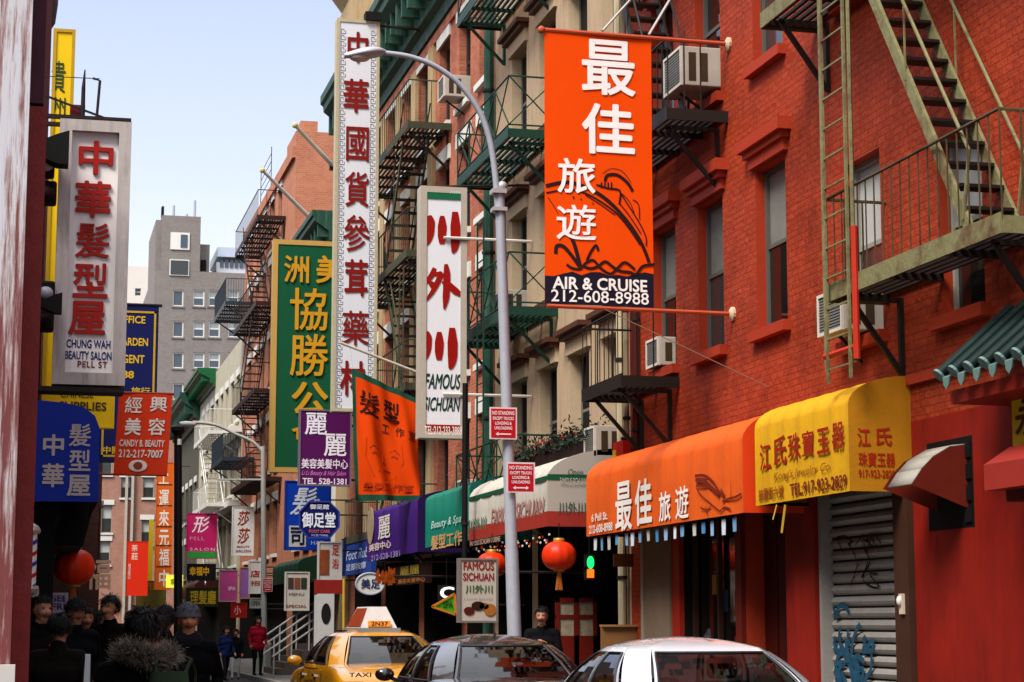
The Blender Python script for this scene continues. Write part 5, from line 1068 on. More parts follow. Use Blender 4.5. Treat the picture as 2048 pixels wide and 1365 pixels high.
neon('neon_sign', 'small glowing green neon blob beside the restaurant lantern', '●', (1174, 1113, 1187, 1138), 27.75, '10b050', 1.2); neon('neon_sign', 'small glowing orange neon block under the green one', '■', (1174, 1139, 1187, 1156), 27.75, 'd05010', 1.0)
neon('neon_sign', 'white crescent neon above the arrow sign', 'C', (880, 1174, 908, 1198), 35.0, 'd8d4cc', .5, .04); neon('neon_sign', 'violet neon strip by the dark shop window', 'I', (1130, 1240, 1138, 1262), 30.5, '4a20b0', .6, .03)
ar = polysign('sign', 'orange bordered green arrow board pointing left by the restaurant', 'arrow sign', [(864, 1214), (909, 1188), (911, 1230)], 34.4, .08, M('3a7a18', .5, emit=.12), M('b86a18', .5)); lt(ar, 'SPA', 886, 1203, 906, 1217, 34.385, '0c3a10', .03); arm(ar, PY(911, 1210, 34.4).x, XW, 34.44, PY(911, 1210, 34.4).z)
fb = small('sign', 'upright menu sign with red FAMOUS SICHUAN letters and a picture of dishes', (917, 1117, 996, 1246), 29.4, M('a89c90', .5, var=.08), [('FAMOUS', (927, 1124, 988, 1141), '7a1810', .04), ('SICHUAN', (926, 1146, 988, 1162), '7a1810', .04), ('川外川', (931, 1170, 985, 1187), '2a5a24', .03), ('Lunch special', (928, 1196, 985, 1201), '8a807a', .0)], fm=M('6a645e', .5))
for (px, py, rx, rz, c) in ((938, 1222, 11, 8, '4a140c'), (956, 1212, 14, 9, '2a1410'), (980, 1220, 13, 12, '9a5a20'), (968, 1213, 10, 7, '8a4a1c')):
    c_ = PY(px, py, 29.39); sc = 29.4 / F; MB().add([(c_.x + rx * sc * math.cos(a), 29.385, c_.z + rz * sc * math.sin(a)) for a in [k * math.pi / 10 for k in range(20)]], [tuple(range(20))]).build('dish_picture', M(c, .5, var=.5, sc=30), fb)
ovc = PY(740, 1168, 38.0); ov = thing('sign', 'white oval sign with blue characters below the purple awning', 'shop sign', ovc); b = MB()
P = [Vector((ovc.x + .27 * math.cos(a), 38, ovc.z + .2 * math.sin(a))) for a in [k * math.pi / 16 for k in range(32)]]; MB().prism(P, (0, .12, 0)).build('face_panel', M('b8b8b4', .5), ov); b.tube(P + P[:1], .02, 6); b.build('frame', STEEL, ov); lt(ov, '美足', 722, 1158, 760, 1178, 37.99, '1a2450', .04); arm(ov, ovc.x, XW, 38.06, ovc.z + .15)
r = thing('ornament', 'bunch of orange paper flames beside the white oval sign', 'ornament', PY(770, 1155, 37)); b = MB()
for k in range(26): c_ = PY(752 + 38 * rg.random(), 1140 + 28 * rg.random(), 37 + .2 * rg.random()); b.prism([c_ + Vector((-.05, 0, -.05)), c_ + Vector((.05, 0, -.04)), c_ + Vector((rg.uniform(-.06, .06), -.03, .08))], (0, .01, 0))
b.build('paper', M('a84a10', .6, var=.5, sc=25), r); MB().tube([PY(770, 1142, 37.1), PY(770, 1100, 37.1)], .008, 5).build('cord', DARK, r)
pc = thing('advert_column', 'white advertising cabinet with red header and a dark oval picture', 'advert cabinet', PY(655, 1300, 46)); xa, xb, za, zb = rectY(634, 1188, 668, 1300, 46); MB().box(xa, xb, 46, 46.5, .1, zb).build('cabinet', M('a8a6a4', .5), pc); x2, x3, z2, z3 = rectY(634, 1160, 668, 1188, 46); MB().box(x2, x3 + .2, 46, 46.5, z2, z3).build('header', M('7a1c14', .5, var=.5, sc=4), pc)
c_ = PY(652, 1228, 45.99); MB().add([(c_.x + .11 * math.cos(a), 45.99, c_.z + .24 * math.sin(a)) for a in [k * math.pi / 10 for k in range(20)]], [tuple(range(20))]).build('picture', M('141210', .5), pc)
r = thing('post', 'slim yellow upright pole in front of the dark shop window', 'post', PY(690, 1300, 41)); a_ = PY(688, 1290, 41); MB().tube([(a_.x, 41, .1), PY(688, 1158, 41)], .03, 8).build('pole', M('a8862a', .5), r); MB().lathe((a_.x, 41, .1), [(.1, 0), (.08, .05)], 10).build('base', DARK, r)
# restaurant door and counter
dr_ = thing('door', 'red restaurant door with four glazed squares', 'door', (8.9, 29, 0)); xa, xb, za, zb = rectY(1112, 1190, 1194, 1300, 29.5)
b = MB().box(xa, xb, 29.5, 29.56, .1, atY(1150, 1272, 29.5)[1]); z4 = atY(1150, 1196, 29.5)[1]
b.box(xa, xa + .06, 29.5, 29.56, .1, z4).box(xb - .06, xb, 29.5, 29.56, .1, z4).box((xa + xb) / 2 - .04, (xa + xb) / 2 + .04, 29.5, 29.56, .1, z4).box(xa, xb, 29.5, 29.56, z4 - .07, z4).box(xa, xb, 29.505, 29.555, (z4 + atY(1150, 1272, 29.5)[1]) / 2 - .03, (z4 + atY(1150, 1272, 29.5)[1]) / 2 + .03)
b.build('door_frame', M('5a120a', .45), dr_); MB().box(xa + .06, xb - .06, 29.52, 29.53, atY(1150, 1272, 29.5)[1], z4 - .07).build('pane', M('8a7e68', .5, var=.8, sc=14), dr_)
ct = thing('counter', 'light wooden hatch board in the dark opening beside the grey pilaster', 'counter', (8.6, 27.8, 0)); xa, xb, za, zb = rectY(1203, 1254, 1274, 1300, 27.75); MB().box(xa, xb, 27.75, 27.8, .1, zb).build('board', M('7a5432', .6, var=.2), ct); MB().box(xa, xb, 27.7, 27.85, zb, zb + .03).build('top', M('8a6440', .6), ct)
xa, xb, za, zb = rectY(1228, 1108, 1275, 1134, 27.9); lb = thing('sign', 'small brown wooden name board above the hatch', 'shop sign', (xa, 27.9, za)); MB().box(xa, xb, 27.9, 27.95, za, zb).build('face_panel', M('5a3418', .5, var=.3, sc=8), lb); MB().tube([((xa + xb) / 2, 27.92, zb), ((xa + xb) / 2, 27.92, 3.1)], .01, 5).build('cord', DARK, lb)
# stoop with white railings
st = thing('stoop', 'stone stoop with white railings far along the right pavement', 'stoop', (7.5, 59, 0)); b = MB()
for k in range(6): b.box(6.9 + k * .25, XW, 57.5, 60.5, .1 + k * .17, .1 + (k + 1) * .17)
b.build('steps', M('5a5048', .8, var=.3), st)
for y in (57.6, 60.4):
    b = MB()
    for h in (.5, .75, 1.0): b.tube([(6.8, y, .1 + h), (XW - .1, y, 1.2 + h)], .03, 6)
    for k in range(4): b.tube([(6.85 + k * .5, y, .1 + k * .32), (6.85 + k * .5, y, 1.15 + k * .32)], .025, 6)
    b.build('railing', WHITE, st)
# added vestibule at left, black to paint the dark shop interior
vs = thing('shop_porch', 'added black shop porch standing for the dark interior under the blue awning', 'porch', (-.3, 20.3, 0)); xa = PY(104, 1250, 20.4).x; MB().box(-1.8, xa, 20.4, 23.2, .1, 2.75).build('wall', M('080606', .8), vs)
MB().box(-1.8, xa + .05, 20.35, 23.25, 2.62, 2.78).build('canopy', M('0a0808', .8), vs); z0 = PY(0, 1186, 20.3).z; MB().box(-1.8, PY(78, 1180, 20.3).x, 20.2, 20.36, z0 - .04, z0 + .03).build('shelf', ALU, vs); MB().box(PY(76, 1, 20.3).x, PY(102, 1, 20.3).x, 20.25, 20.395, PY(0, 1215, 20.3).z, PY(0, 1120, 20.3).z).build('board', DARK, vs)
xa, xb, za, zb = rectY(30, 1200, 47, 1330, 18.6); r = thing('display_rack', 'narrow rack of pale hair product cards beside the left shop front', 'display rack', (xa, 18.6, .1)); MB().box(-1.8, xb, 18.62, 18.9, .1, zb).build('frame', M('2a1c14', .6), r); b = MB()
for k in range(12): z = za + (zb - za) * k / 12; b.box(-.3, xb - .01, 18.6, 18.62, z + .01, z + (zb - za) / 12 - .012, k % 3)
b.build('card', [M('8a7a5a', .6, var=.5, sc=20), M('5a4020', .6, var=.5, sc=20), M('a89c88', .6, var=.4, sc=20)], r)
xa, xb, za, zb = rectY(98, 1290, 122, 1365, 17.5); r = thing('sandwich_board', 'orange and red sandwich board at the foot of the crowd on the left', 'sandwich board', (xa, 17.5, .1)); MB().prism([(xa, 17.5, .1), (xb, 17.5, .1), (xb, 17.62, zb), (xa, 17.62, zb)], (0, .02, 0)).build('board', M('a8541c', .6, var=.3, sc=4), r); MB().prism([(xa, 18.0, .1), (xb, 18.0, .1), (xb, 17.78, zb), (xa, 17.78, zb)], (0, .02, 0)).build('board', M('a01c10', .6), r)

pl = thing('planter', 'dark leafy planter trough along the top of the white restaurant awning', 'planter', (8.1, 31, 4.1)); MB().box(8.05, 8.4, 28.6, 33.2, 4.12, 4.3).build('trough', DARKBR, pl); rl = random.Random(11); lb_ = MB(); fb_ = MB()
for k in range(2600):
    c_ = Vector((rl.gauss(8.15, .14), rl.uniform(28.5, 33.4), 4.28 + abs(rl.gauss(0, .14)) * (.6 + .5 * math.sin(k * .37)))); d = Vector((rl.gauss(0, 1), rl.gauss(0, 1), rl.gauss(.2, .8))).normalized(); u_ = d.orthogonal().normalized(); L_ = rl.uniform(.05, .11)
    lb_.add([c_, c_ + d * L_ * .5 + u_ * L_ * .25, c_ + d * L_, c_ + d * L_ * .5 - u_ * L_ * .25], [(0, 1, 2, 3)], rl.randrange(3))
for k in range(26): fb_.ell((rl.gauss(8.05, .1), rl.uniform(28.5, 33.4), 4.3 + rl.random() * .2), (.025, .025, .025), 6, 4)
lb_.build('foliage', [M('10180c', .6), M('182412', .6), M('0a0e08', .6)], pl); fb_.build('blossom', M('8a1c28', .6), pl)
# ------------------------------------------------------------------ cars (local axes: x right, y forward, z up; origin on the road under the rear bumper)
GLS = glass('car_glass', tr=.35); TYRE = M('101010', .8, var=.1); RIM = M('9a9aa0', .3, .8); TRIM = M('0a0a0a', .4, spec=.5); CHROME = M('c8c8cc', .12, 1, var=0)
def car(label, loc, yaw, paint, L=4.6, Wd=1.78, Ht=1.45, belt=.98, deck=1.02, cab=(.75, 3.55), roof=(1.55, 2.85), tw=.62, interior='2a2826', extra=None, taxi=False):
    r = thing('parked_car', label, 'car', loc, 'cars standing along the right kerb', yaw); r['_car'] = 1; hw = Wd / 2
    st = [(0, .78, .62), (.03, .9, .74), (.12, .97, .84), (.35, 1, .93), (.7, 1, .99), (1.2, 1, 1.0), (2.4, 1, .97), (3.3, 1, .93), (3.8, .99, .9), (4.3, .95, .82), (4.52, .87, .7), (4.6, .76, .58)]
    b = MB(); q = None
    for y, wf, zf in st:
        y = y * L / 4.6; w = hw * wf; D = deck * zf
        sec = [(0, .2), (.82 * w, .2), (.95 * w, .28), (w * .985, .45), (w, .62 if D > .7 else D * .85), (w * .985, D - .1), (w * .95, D - .03), (w * .86, D), (w * .5, D + .015), (0, D + .02)]
        ring = sec + [(-x, z) for x, z in reversed(sec[1:-1])]; b.v += [(x, y, z) for x, z in ring]; q = len(ring)
    for i in range(len(st) - 1):
        for k in range(q): b.f.append((i * q + k, i * q + (k + 1) % q, (i + 1) * q + (k + 1) % q, (i + 1) * q + k)); b.m.append(0)
    b.f.append(tuple(range(q - 1, -1, -1))); b.f.append(tuple((len(st) - 1) * q + k for k in range(q))); b.m += [0, 0]
    body = b.build('body', paint, r, smooth=55); m = body.modifiers.new('s', 'SUBSURF'); m.levels = m.render_levels = 2
    # cabin: ruled from belt outline to roof outline; corner angles carry the pillars
    by0, by1 = cab; ry0, ry1 = roof; wb = hw * .95; wt = hw * tw / .89 * .9
    def outl(y0, y1, w, n):      # counter-clockwise from rear left; sides with breakpoints
        return [(-w * .80, y0), (w * .80, y0), (w, y0 + .28 * (1)), (w, y1 - .45), (w * .78, y1), (-w * .78, y1), (-w, y1 - .45), (-w, y0 + .28)]
    B0 = outl(by0, by1, wb, 0); B1 = outl(ry0, ry1, wt, 0); NT = 10
    def side(a, c, t, s, bow=0):      # bilinear patch between outline points a and c
        p = Vector((*B0[a], belt - .04)).lerp(Vector((*B0[c], belt - .04)), s); q_ = Vector((*B1[a], Ht - .05)).lerp(Vector((*B1[c], Ht - .05)), s)
        x = p.lerp(q_, t); n = Vector((x.x, x.y - (by0 + by1) / 2, 0)); k = math.sin(math.pi * t) * .045
        if a == 0: x += Vector((0, -.06 * math.sin(math.pi * s) - k, 0))
        elif a == 4: x += Vector((0, .07 * math.sin(math.pi * s) + k, 0))
        elif a in (2, 6): x += Vector((math.copysign(k + .03 * math.sin(math.pi * s), x.x), 0, 0))
        else: x += n.normalized() * (k + .012 * math.sin(math.pi * s))
        x.z += .03 * math.sin(math.pi * t); return x
    cb = MB(); gb = {}; tb = MB()
    wins = {0: ('rear_window', [(.03, .97, .1, .9)]), 4: ('windshield', [(.03, .97, .08, .92)]), 2: ('side_window', [(.05, .44, .12, .88), (.48, .93, .12, .88)]), 6: ('side_window', [(.07, .52, .12, .88), (.56, .95, .12, .88)])}
    for a in range(8):
        c = (a + 1) % 8; W_ = wins.get(a, ('', []))[1]
        ss = sorted({i / 10 for i in range(11)} | {v for w in W_ for v in w[:2]}); ts = sorted({i / NT for i in range(NT + 1)} | {v for w in W_ for v in w[2:]})
        for i in range(len(ss) - 1):
            for j in range(len(ts) - 1):
                sm_, tm = (ss[i] + ss[i + 1]) / 2, (ts[j] + ts[j + 1]) / 2; Q = [side(a, c, ts[j], ss[i]), side(a, c, ts[j], ss[i + 1]), side(a, c, ts[j + 1], ss[i + 1]), side(a, c, ts[j + 1], ss[i])]
                k = next((k for k, w in enumerate(W_) if w[0] < sm_ < w[1] and w[2] < tm < w[3]), None)
                if k is None: cb.quad(*Q)
                else: gb.setdefault((a, k), MB()).quad(*Q)
        for w in W_:
            P = [side(a, c, w[2], w[0] + (w[1] - w[0]) * i / 8) for i in range(9)] + [side(a, c, w[2] + (w[3] - w[2]) * i / 8, w[1]) for i in range(1, 9)] + [side(a, c, w[3], w[1] - (w[1] - w[0]) * i / 8) for i in range(1, 9)] + [side(a, c, w[3] - (w[3] - w[2]) * i / 8, w[0]) for i in range(1, 9)]
            tb.tube(P, .014, 6)
    # roof
    rim = []
    for a in range(8):
        for i in range(10): rim.append(side(a, (a + 1) % 8, 1, i / 10))
    cen = Vector((0, (ry0 + ry1) / 2, 0)); o = len(cb.v); n = len(rim); NR = 6
    for k in range(NR + 1):
        t = k / NR
        for p in rim: s = 1 - t * .999; cb.v.append((p.x * s, cen.y + (p.y - cen.y) * s, p.z + .085 * (1 - s * s)))
    for k in range(NR):
        for i in range(n): cb.f.append((o + k * n + i, o + k * n + (i + 1) % n, o + (k + 1) * n + (i + 1) % n, o + (k + 1) * n + i)); cb.m.append(0)
    cabn = cb.build('cabin', paint, r); me = cabn.data
    import bmesh
    bm = bmesh.new(); bm.from_mesh(me); bmesh.ops.remove_doubles(bm, verts=bm.verts, dist=.002); bmesh.ops.recalc_face_normals(bm, faces=bm.faces); bm.to_mesh(me); bm.free()
    me.polygons.foreach_set('use_smooth', [True] * len(me.polygons)); me.set_sharp_from_angle(angle=R(60))
    for (a, k), g in gb.items(): g.build(wins[a][0], GLS, r, smooth=60)
    tb.build('window_seal', TRIM, r)
    IN = M(interior, .8, var=.2); b = MB().box(-hw * .9, hw * .9, by0 + .1, by1, .5, .62); b.box(-hw * .86, hw * .86, by0 + .1, by0 + .5, .6, belt - .06); b.build('parcel_shelf', IN, r)
    for x in (-.4, .4):
        s_ = MB().box(x - .25, x + .25, by0 + 1.5, by0 + 1.64, .6, 1.1).box(x - .25, x + .25, by0 + 1.6, by0 + 2.1, .5, .68).build('seat', IN, r, bevel=.04); MB().box(x - .13, x + .13, by0 + 1.5, by0 + 1.6, 1.12, 1.3).build('headrest', IN, s_, bevel=.04)
    b = MB().box(-.62, .62, by0 + .48, by0 + .62, .6, 1.04)
    for x in (-.42, .42): b.box(x - .12, x + .12, by0 + .5, by0 + .58, 1.04, 1.16)
    b.build('rear_seat', IN, r, bevel=.04)
    MB().lathe((-.4, by1 - .55, .95), [(.17, 0), (.19, .02), (.17, .04)], 16, 'y').build('steering_wheel', TRIM, r); MB().box(-hw * .85, hw * .85, by1 - .45, by1 - .05, .6, belt - .03).build('dashboard', TRIM, r)
    for y in (.85 * L / 4.6, 3.62 * L / 4.6):
        for s in (-1, 1):
            w_ = MB().lathe((s * (hw - .2) if s > 0 else -hw, y, .32), [(.2, 0), (.3, .01), (.32, .04), (.32, .16), (.3, .19), (.2, .2)], 24, 'x').build('wheel', TYRE, r, smooth=True)
            MB().lathe((s * (hw + .001), y, .32), [(.2, -.01 * s), (.19, .005 * s), (.05, .012 * s)], 16, 'x').build('rim', RIM, w_); MB().tube([(s * (hw - .005), y + .37 * math.cos(t_), .32 + .37 * math.sin(t_)) for t_ in [math.pi * k / 12 for k in range(13)]], .035, 6).build('arch', TRIM, r)
    for s in (-1, 1):
        MB().prism([(s * hw * .96, .06, .62), (s * hw * .62, -.01, .62), (s * hw * .62, -.005, .8), (s * hw * .93, .07, .8)], (0, .03, 0)).build('tail_light', M('8a0c08', .2, spec=.8), r); m_ = MB().ell((s * (hw + .1), by1 - .62, belt + .05), (.11, .07, .075), 12, 8).build('mirror', paint, r, smooth=60); MB().bar((s * (hw - .05), by1 - .6, belt - .02), (s * (hw + .05), by1 - .6, belt + .02), .04).build('bracket', TRIM, m_)
        MB().prism([(s * hw * .9, L - .12, .6), (s * hw * .5, L + .0, .6), (s * hw * .52, L - .02, .74), (s * hw * .86, L - .14, .74)], (0, -.03, 0)).build('headlight', CHROME, r)
        for y in (1.75, 2.75): MB().bar((s * (hw + .002), y, .84), (s * (hw + .002), y + .2, .84), .03).build('door_handle', CHROME, r)
        b = MB()
        for y in (1.3, 2.25, 3.2): b.box(s * hw - .003, s * hw + .003, y, y + .01, .3, .9)
        b.build('door_seam', TRIM, r)
    MB().box(-.26, .26, -.03, .0, .66, .78).build('number_plate', M('b8a840', .5), r); MB().box(-hw * .85, hw * .85, -.05, .12, .36, .5).build('bumper', paint, r, bevel=.04); MB().box(-hw * .85, hw * .85, L - .12, L + .05, .36, .5).build('bumper', paint, r, bevel=.04)
    if extra: extra(r, hw)
    return r
def carpaint(c, metal=.0, rough=.22): return M(c, rough, metal, .04, spec=.6, coat=1.0, sc=3)
def ex_white(r, hw):
    MB().prism([(.09, 1.72, 1.455), (.09, 1.86, 1.455), (.09, 1.74, 1.53)], (.02, 0, 0)).build('antenna', TRIM, r)
def ex_black(r, hw): MB().prism([(-.02, 1.72, 1.40), (-.02, 1.86, 1.40), (-.02, 1.74, 1.47)], (.02, 0, 0)).build('antenna', TRIM, r)
def ex_taxi(r, hw):
    z = 1.47; t = MB().prism([(-.02, 1.7, z + .02), (.0, 2.6, z + .02), (.0, 2.6, z + .32), (-.0, 1.85, z + .34)], (.0, 0, 0)) if 0 else MB()
    P = [(-.26, 1.65, z + .03), (.26, 1.65, z + .03), (.26, 2.75, z + .03), (-.26, 2.75, z + .03)]; Q = [(-.13, 1.8, z + .33), (.13, 1.8, z + .33), (.13, 2.6, z + .33), (-.13, 2.6, z + .33)]
    t.add(P + Q, [(0, 1, 5, 4), (1, 2, 6, 5), (2, 3, 7, 6), (3, 0, 4, 7), (4, 5, 6, 7)]); rs_ = t.build('roof_sign', M('c8c0bc', .4), r)
    MB().add([(-.262, 1.72, z + .05), (-.262, 2.7, z + .05), (-.14, 2.58, z + .31), (-.14, 1.82, z + .31)], [(0, 1, 2, 3)]).build('advert', M('8a3418', .5, var=.6, sc=4), rs_); MB().box(-.3, .3, 1.6, 2.8, z - .03, z + .03).build('base', M('8a8a88', .4), rs_)
    MB().box(-.16, .16, 1.62, 1.66, z + .05, z + .13).build('lamp', M('c87a20', .4, emit=.3), rs_)
    MB().text('2N37', (-.12, 1.615, z + .06), (.24, 0, 0), (0, 0, .06), .02).build('lettering', TRIM, rs_)
    for x in (-.45, .45): MB().box(x - .04, x + .04, 1.9, 2.3, 1.42, 1.47).build('bracket', TRIM, r)
    MB().text('NYC TAXI', (-hw - .004, 2.6, .66), (0, -.9, 0), (0, 0, .12), .02).build('lettering', M('1a1010', .5), r); MB().text('TAXI', (-.75, -.035, .86), (.3, 0, 0), (0, 0, .06), .02).build('lettering', M('1a1010', .5), r)
car('silver white sedan nearest on the right seen from behind with a roof fin', (5.2, 13.6, 0), 0, carpaint('d0d2d8', .05), Ht=1.43, belt=.96, extra=ex_white, interior='3a3a38')
car('dark maroon black sedan parked between the taxi and the silver car', (4.85, 19.2, 0), 0, carpaint('1a0c0e'), Ht=1.42, belt=.96, extra=ex_black)
car('yellow taxi with a lit advertising wedge on its roof', (4.9, 26.6, 0), R(2), carpaint('d08c08'), Ht=1.47, belt=.98, extra=ex_taxi)
# ------------------------------------------------------------------ people
def closest(p, a, c):
    ac = c - a; t = max(0, min(1, (p - a).dot(ac) / (ac.dot(ac) or 1))); return t
def person(label, x, y, face, h=1.72, coat='14161c', legs='0c0c10', hair='0a0808', cap=None, skin='9c6c54', stride=.0, hood=None, beanie=None, arms='down', z0=.1, scarf=None, vox=.012, longhair=False, lean=0):
    """face = heading in degrees: 0 looks down the street (away), 180 towards the camera, 90 to the right"""
    r = thing('person', label, 'person', (x, y, z0)); k = h / 1.72; V = lambda a, b, c: Vector((a, b, c)) * k
    S = []      # primitives in local axes (x right of the person, y ahead)
    cap_ = lambda a, b, ra, rb, m: S.append((a, b, ra * k, rb * k, m))
    tilt = lambda v: Vector((v.x, v.y + lean * max(0, v.z - .95 * k), v.z))
    hip, chest, neck, head = V(0, 0, .93), V(0, .0, 1.3), V(0, .01, 1.47), V(0, .035, 1.61)
    cap_(V(-.0, 0, .95), V(0, 0, 1.12), .155, .15, 1); cap_(V(-.09, -.005, 1.24), V(.09, -.005, 1.24), .145, .145, 1); cap_(V(-.15, 0, 1.37), V(.15, 0, 1.37), .085, .085, 1); cap_(V(-.05, -.01, 1.1), V(.05, -.01, 1.1), .15, .15, 1)
    cap_(V(-.07, 0, .86), V(.07, 0, .86), .14, .14, 1); cap_(V(0, 0, 1.36), neck + V(0, .01, .03), .07, .058, 0); cap_(V(0, -.005, 1.36), V(0, .005, 1.455), .1, .078, 1)
    if scarf: cap_(V(-.05, .03, 1.45), V(.05, .03, 1.45), .075, .075, 4)
    for s in (-1, 1):
        st = stride * s; hipj, kn, an = V(.09 * s, 0, .88), V(.1 * s, st * .55 + .03, .48), V(.1 * s, st - (.06 if st < 0 else 0), .08)
        cap_(hipj, kn, .095, .062, 2); cap_(kn, an, .06, .045, 2); cap_(an + V(0, -.03, -.03), an + V(0, .15, -.045), .045, .035, 3)
        sh = V(.19 * s, 0, 1.38)
        if arms == 'down': el, wr = V(.25 * s, -.04 - st * .3, 1.12), V(.24 * s, .08 - st * .5, .9)
        elif arms == 'pocket': el, wr = V(.28 * s, -.1, 1.13), V(.19 * s, .08, .93)
        else: el, wr = V(.25 * s, .08, 1.13), V(.08 * s, .26, 1.22)
        cap_(sh, el, .068, .055, 1); cap_(el, wr, .052, .042, 1); d = (wr - el).normalized(); up = d.cross(Vector((1, 0, 0))).normalized()
        cap_(wr, wr + d * .07 * k, .036, .04, 0)
        for fi in range(4): a = wr + d * .08 * k + up * (fi - 1.5) * .021 * k; m_ = a + d * (.04 - .004 * abs(fi - 1.3)) * k; cap_(a, m_, .0105, .01, 0); cap_(m_, m_ + (d * .8 + Vector((-s * .6, 0, 0))).normalized() * .035 * k, .01, .0085, 0)
        cap_(wr + d * .03 * k + up * .035 * k, wr + d * .08 * k + up * .06 * k, .012, .01, 0)
    Hc = head; cap_(Hc + V(0, -.012, .02), Hc + V(0, .01, .03), .088, .085, 0); cap_(Hc + V(0, .02, -.05), Hc + V(0, .03, -.075), .066, .048, 0)
    cap_(Hc + V(0, .095, .01), Hc + V(0, .112, -.022), .012, .018, 0)
    for s in (-1, 1): cap_(Hc + V(.084 * s, -.005, .01), Hc + V(.084 * s, -.01, -.03), .016, .012, 0); cap_(Hc + V(.035 * s, .08, -.02), Hc + V(.045 * s, .06, -.03),   .024, .022, 0); cap_(Hc + V(.02 * s, .085, .04), Hc + V(.05 * s, .075, .04), .014, .012, 0)
    cap_(Hc + V(-.015, .09, -.055), Hc + V(.015, .09, -.055), .013, .013, 5)
    S = [(tilt(a), tilt(c), ra, rb, m) for a, c, ra, rb, m in S]; dh = tilt(Hc) - Hc; Hc = tilt(Hc)
    b = MB()
    for a, c, ra, rb, m in S:
        n = 12; d = (c - a); L_ = d.length
        d = d.normalized() if L_ > 1e-5 else Vector((0, 0, 1)); pts, rs_ = [], []
        for t in (-1, -.92, -.7, -.38): pts.append(a + d * ra * t); rs_.append(ra * math.sqrt(max(0.0004, 1 - t * t)))
        for i in range(5): pts.append(a.lerp(c, i / 4)); rs_.append(ra + (rb - ra) * i / 4)
        for t in (.38, .7, .92, 1): pts.append(c + d * rb * t); rs_.append(rb * math.sqrt(max(0.0004, 1 - t * t)))
        b.tube(pts, rs_, n)
    me = bpy.data.meshes.new('body'); me.from_pydata(b.v, [], b.f); o = bpy.data.objects.new('body', me); COL.objects.link(o)
    m = o.modifiers.new('r', 'REMESH'); m.mode = 'VOXEL'; m.voxel_size = vox; m2 = o.modifiers.new('s', 'SMOOTH'); m2.iterations = 3; m2.factor = .5
    bpy.context.view_layer.update(); ev = o.evaluated_get(bpy.context.evaluated_depsgraph_get()); nm = bpy.data.meshes.new_from_object(ev); o.data = nm; o.modifiers.clear(); nm.materials.clear()
    for c in (M(skin, .5, var=.1), M(coat, .85, var=.4, bump=.5, sc=22, spec=.05), M(legs, .8, var=.25, sc=18), M('0c0a0a', .4), M(scarf or coat, .9, var=.3, sc=30), M('7a3a34', .5)): nm.materials.append(c)
    N = len(nm.polygons); ce = np.empty(N * 3); nm.polygons.foreach_get('center', ce); ce = ce.reshape(-1, 3); best = np.full(N, 9.); mi = np.zeros(N, int)
    for a, c, ra, rb, mm in S:
        A_, C_ = np.array(a), np.array(c); ac = C_ - A_; t = np.clip(((ce - A_) @ ac) / max(1e-9, ac @ ac), 0, 1); dd = np.linalg.norm(ce - A_ - t[:, None] * ac, axis=1) - (ra + (rb - ra) * t)
        u = dd < best; best[u] = dd[u]; mi[u] = mm
    nm.polygons.foreach_set('material_index', mi); nm.polygons.foreach_set('use_smooth', [True] * N); o.parent = r; nm.update()
    o.name = 'body'; kids = []
    def part(mb, name, mat_, sm=60):
        me_ = bpy.data.meshes.new(name); me_.from_pydata(mb.v, [], mb.f); 
        for q in (mat_ if isinstance(mat_, list) else [mat_]): me_.materials.append(q)
        if isinstance(mat_, list): me_.polygons.foreach_set('material_index', mb.m)
        if sm: me_.polygons.foreach_set('use_smooth', [True] * len(me_.polygons))
        oo = bpy.data.objects.new(name, me_); COL.objects.link(oo); oo.parent = r; return oo
    for s in (-1, 1): part(MB().ell(Hc + V(.034 * s, .088, .018), (.013 * k, .009 * k, .008 * k), 10, 6), 'eye', M('1a1412', .2))
    # hair: lumpy shell on the skull, open at the face
    hb = MB(); n, m_ = 28, 16; rg_ = random.Random(int(x * 100) + int(y))
    for j in range(m_ + 1):
        t = math.pi * (.0 + (.66 if not longhair else .8) * j / m_)
        for i in range(n):
            a = 2 * math.pi * i / n; d = Vector((math.sin(t) * math.cos(a), math.sin(t) * math.sin(a), math.cos(t))); frt = max(0, d.y)
            rad = Vector((.095, .112, .107)) * k; nz = 1 + .05 * mnoise.noise(d * 5 + Vector((x, y, 0))) ; p = Vector((d.x * rad.x, d.y * rad.y, d.z * rad.z)) * nz
            if d.z < .35 and d.y > .15: p *= .82
            hb.v.append(tuple(Hc + V(0, -.012, .03) + p))
    for j in range(m_):
        for i in range(n): hb.f.append((j * n + i, (j + 1) * n + i, (j + 1) * n + (i + 1) % n, j * n + (i + 1) % n)); hb.m.append(0)
    def strand(cnt, ll):
        for _ in range(cnt):
            d = Vector((rg_.gauss(0, 1), rg_.gauss(-.2, 1), rg_.gauss(.35, .8))).normalized()
            if d.y > .3 and d.z < .5: continue
            if d.z < -.45: continue
            p = Hc + V(0, -.012, .03) + Vector((d.x * .096, d.y * .113, d.z * .108)) * k; tg = (Vector((0, -.25, -1)) - d * d.dot(Vector((0, -.25, -1))) + Vector((rg_.gauss(0, .35), rg_.gauss(0, .35), rg_.gauss(0, .2)))).normalized(); L_ = rg_.uniform(.6, 1.2) * ll; sd = d.cross(tg).normalized() * .0035
            o_ = len(hb.v); m1 = p + tg * L_ * .5 + d * .004; e = p + tg * L_ + d * rg_.uniform(-.006, .006); hb.v += [tuple(p - sd), tuple(p + sd), tuple(m1 + sd), tuple(m1 - sd), tuple(e)]; hb.f += [(o_, o_ + 1, o_ + 2, o_ + 3), (o_ + 3, o_ + 2, o_ + 4)]; hb.m += [0, 0]
    strand(1500, .09 if longhair else .05)
    part(hb, 'hair', M(hair, .5, var=.4, sc=60, bump=.6))
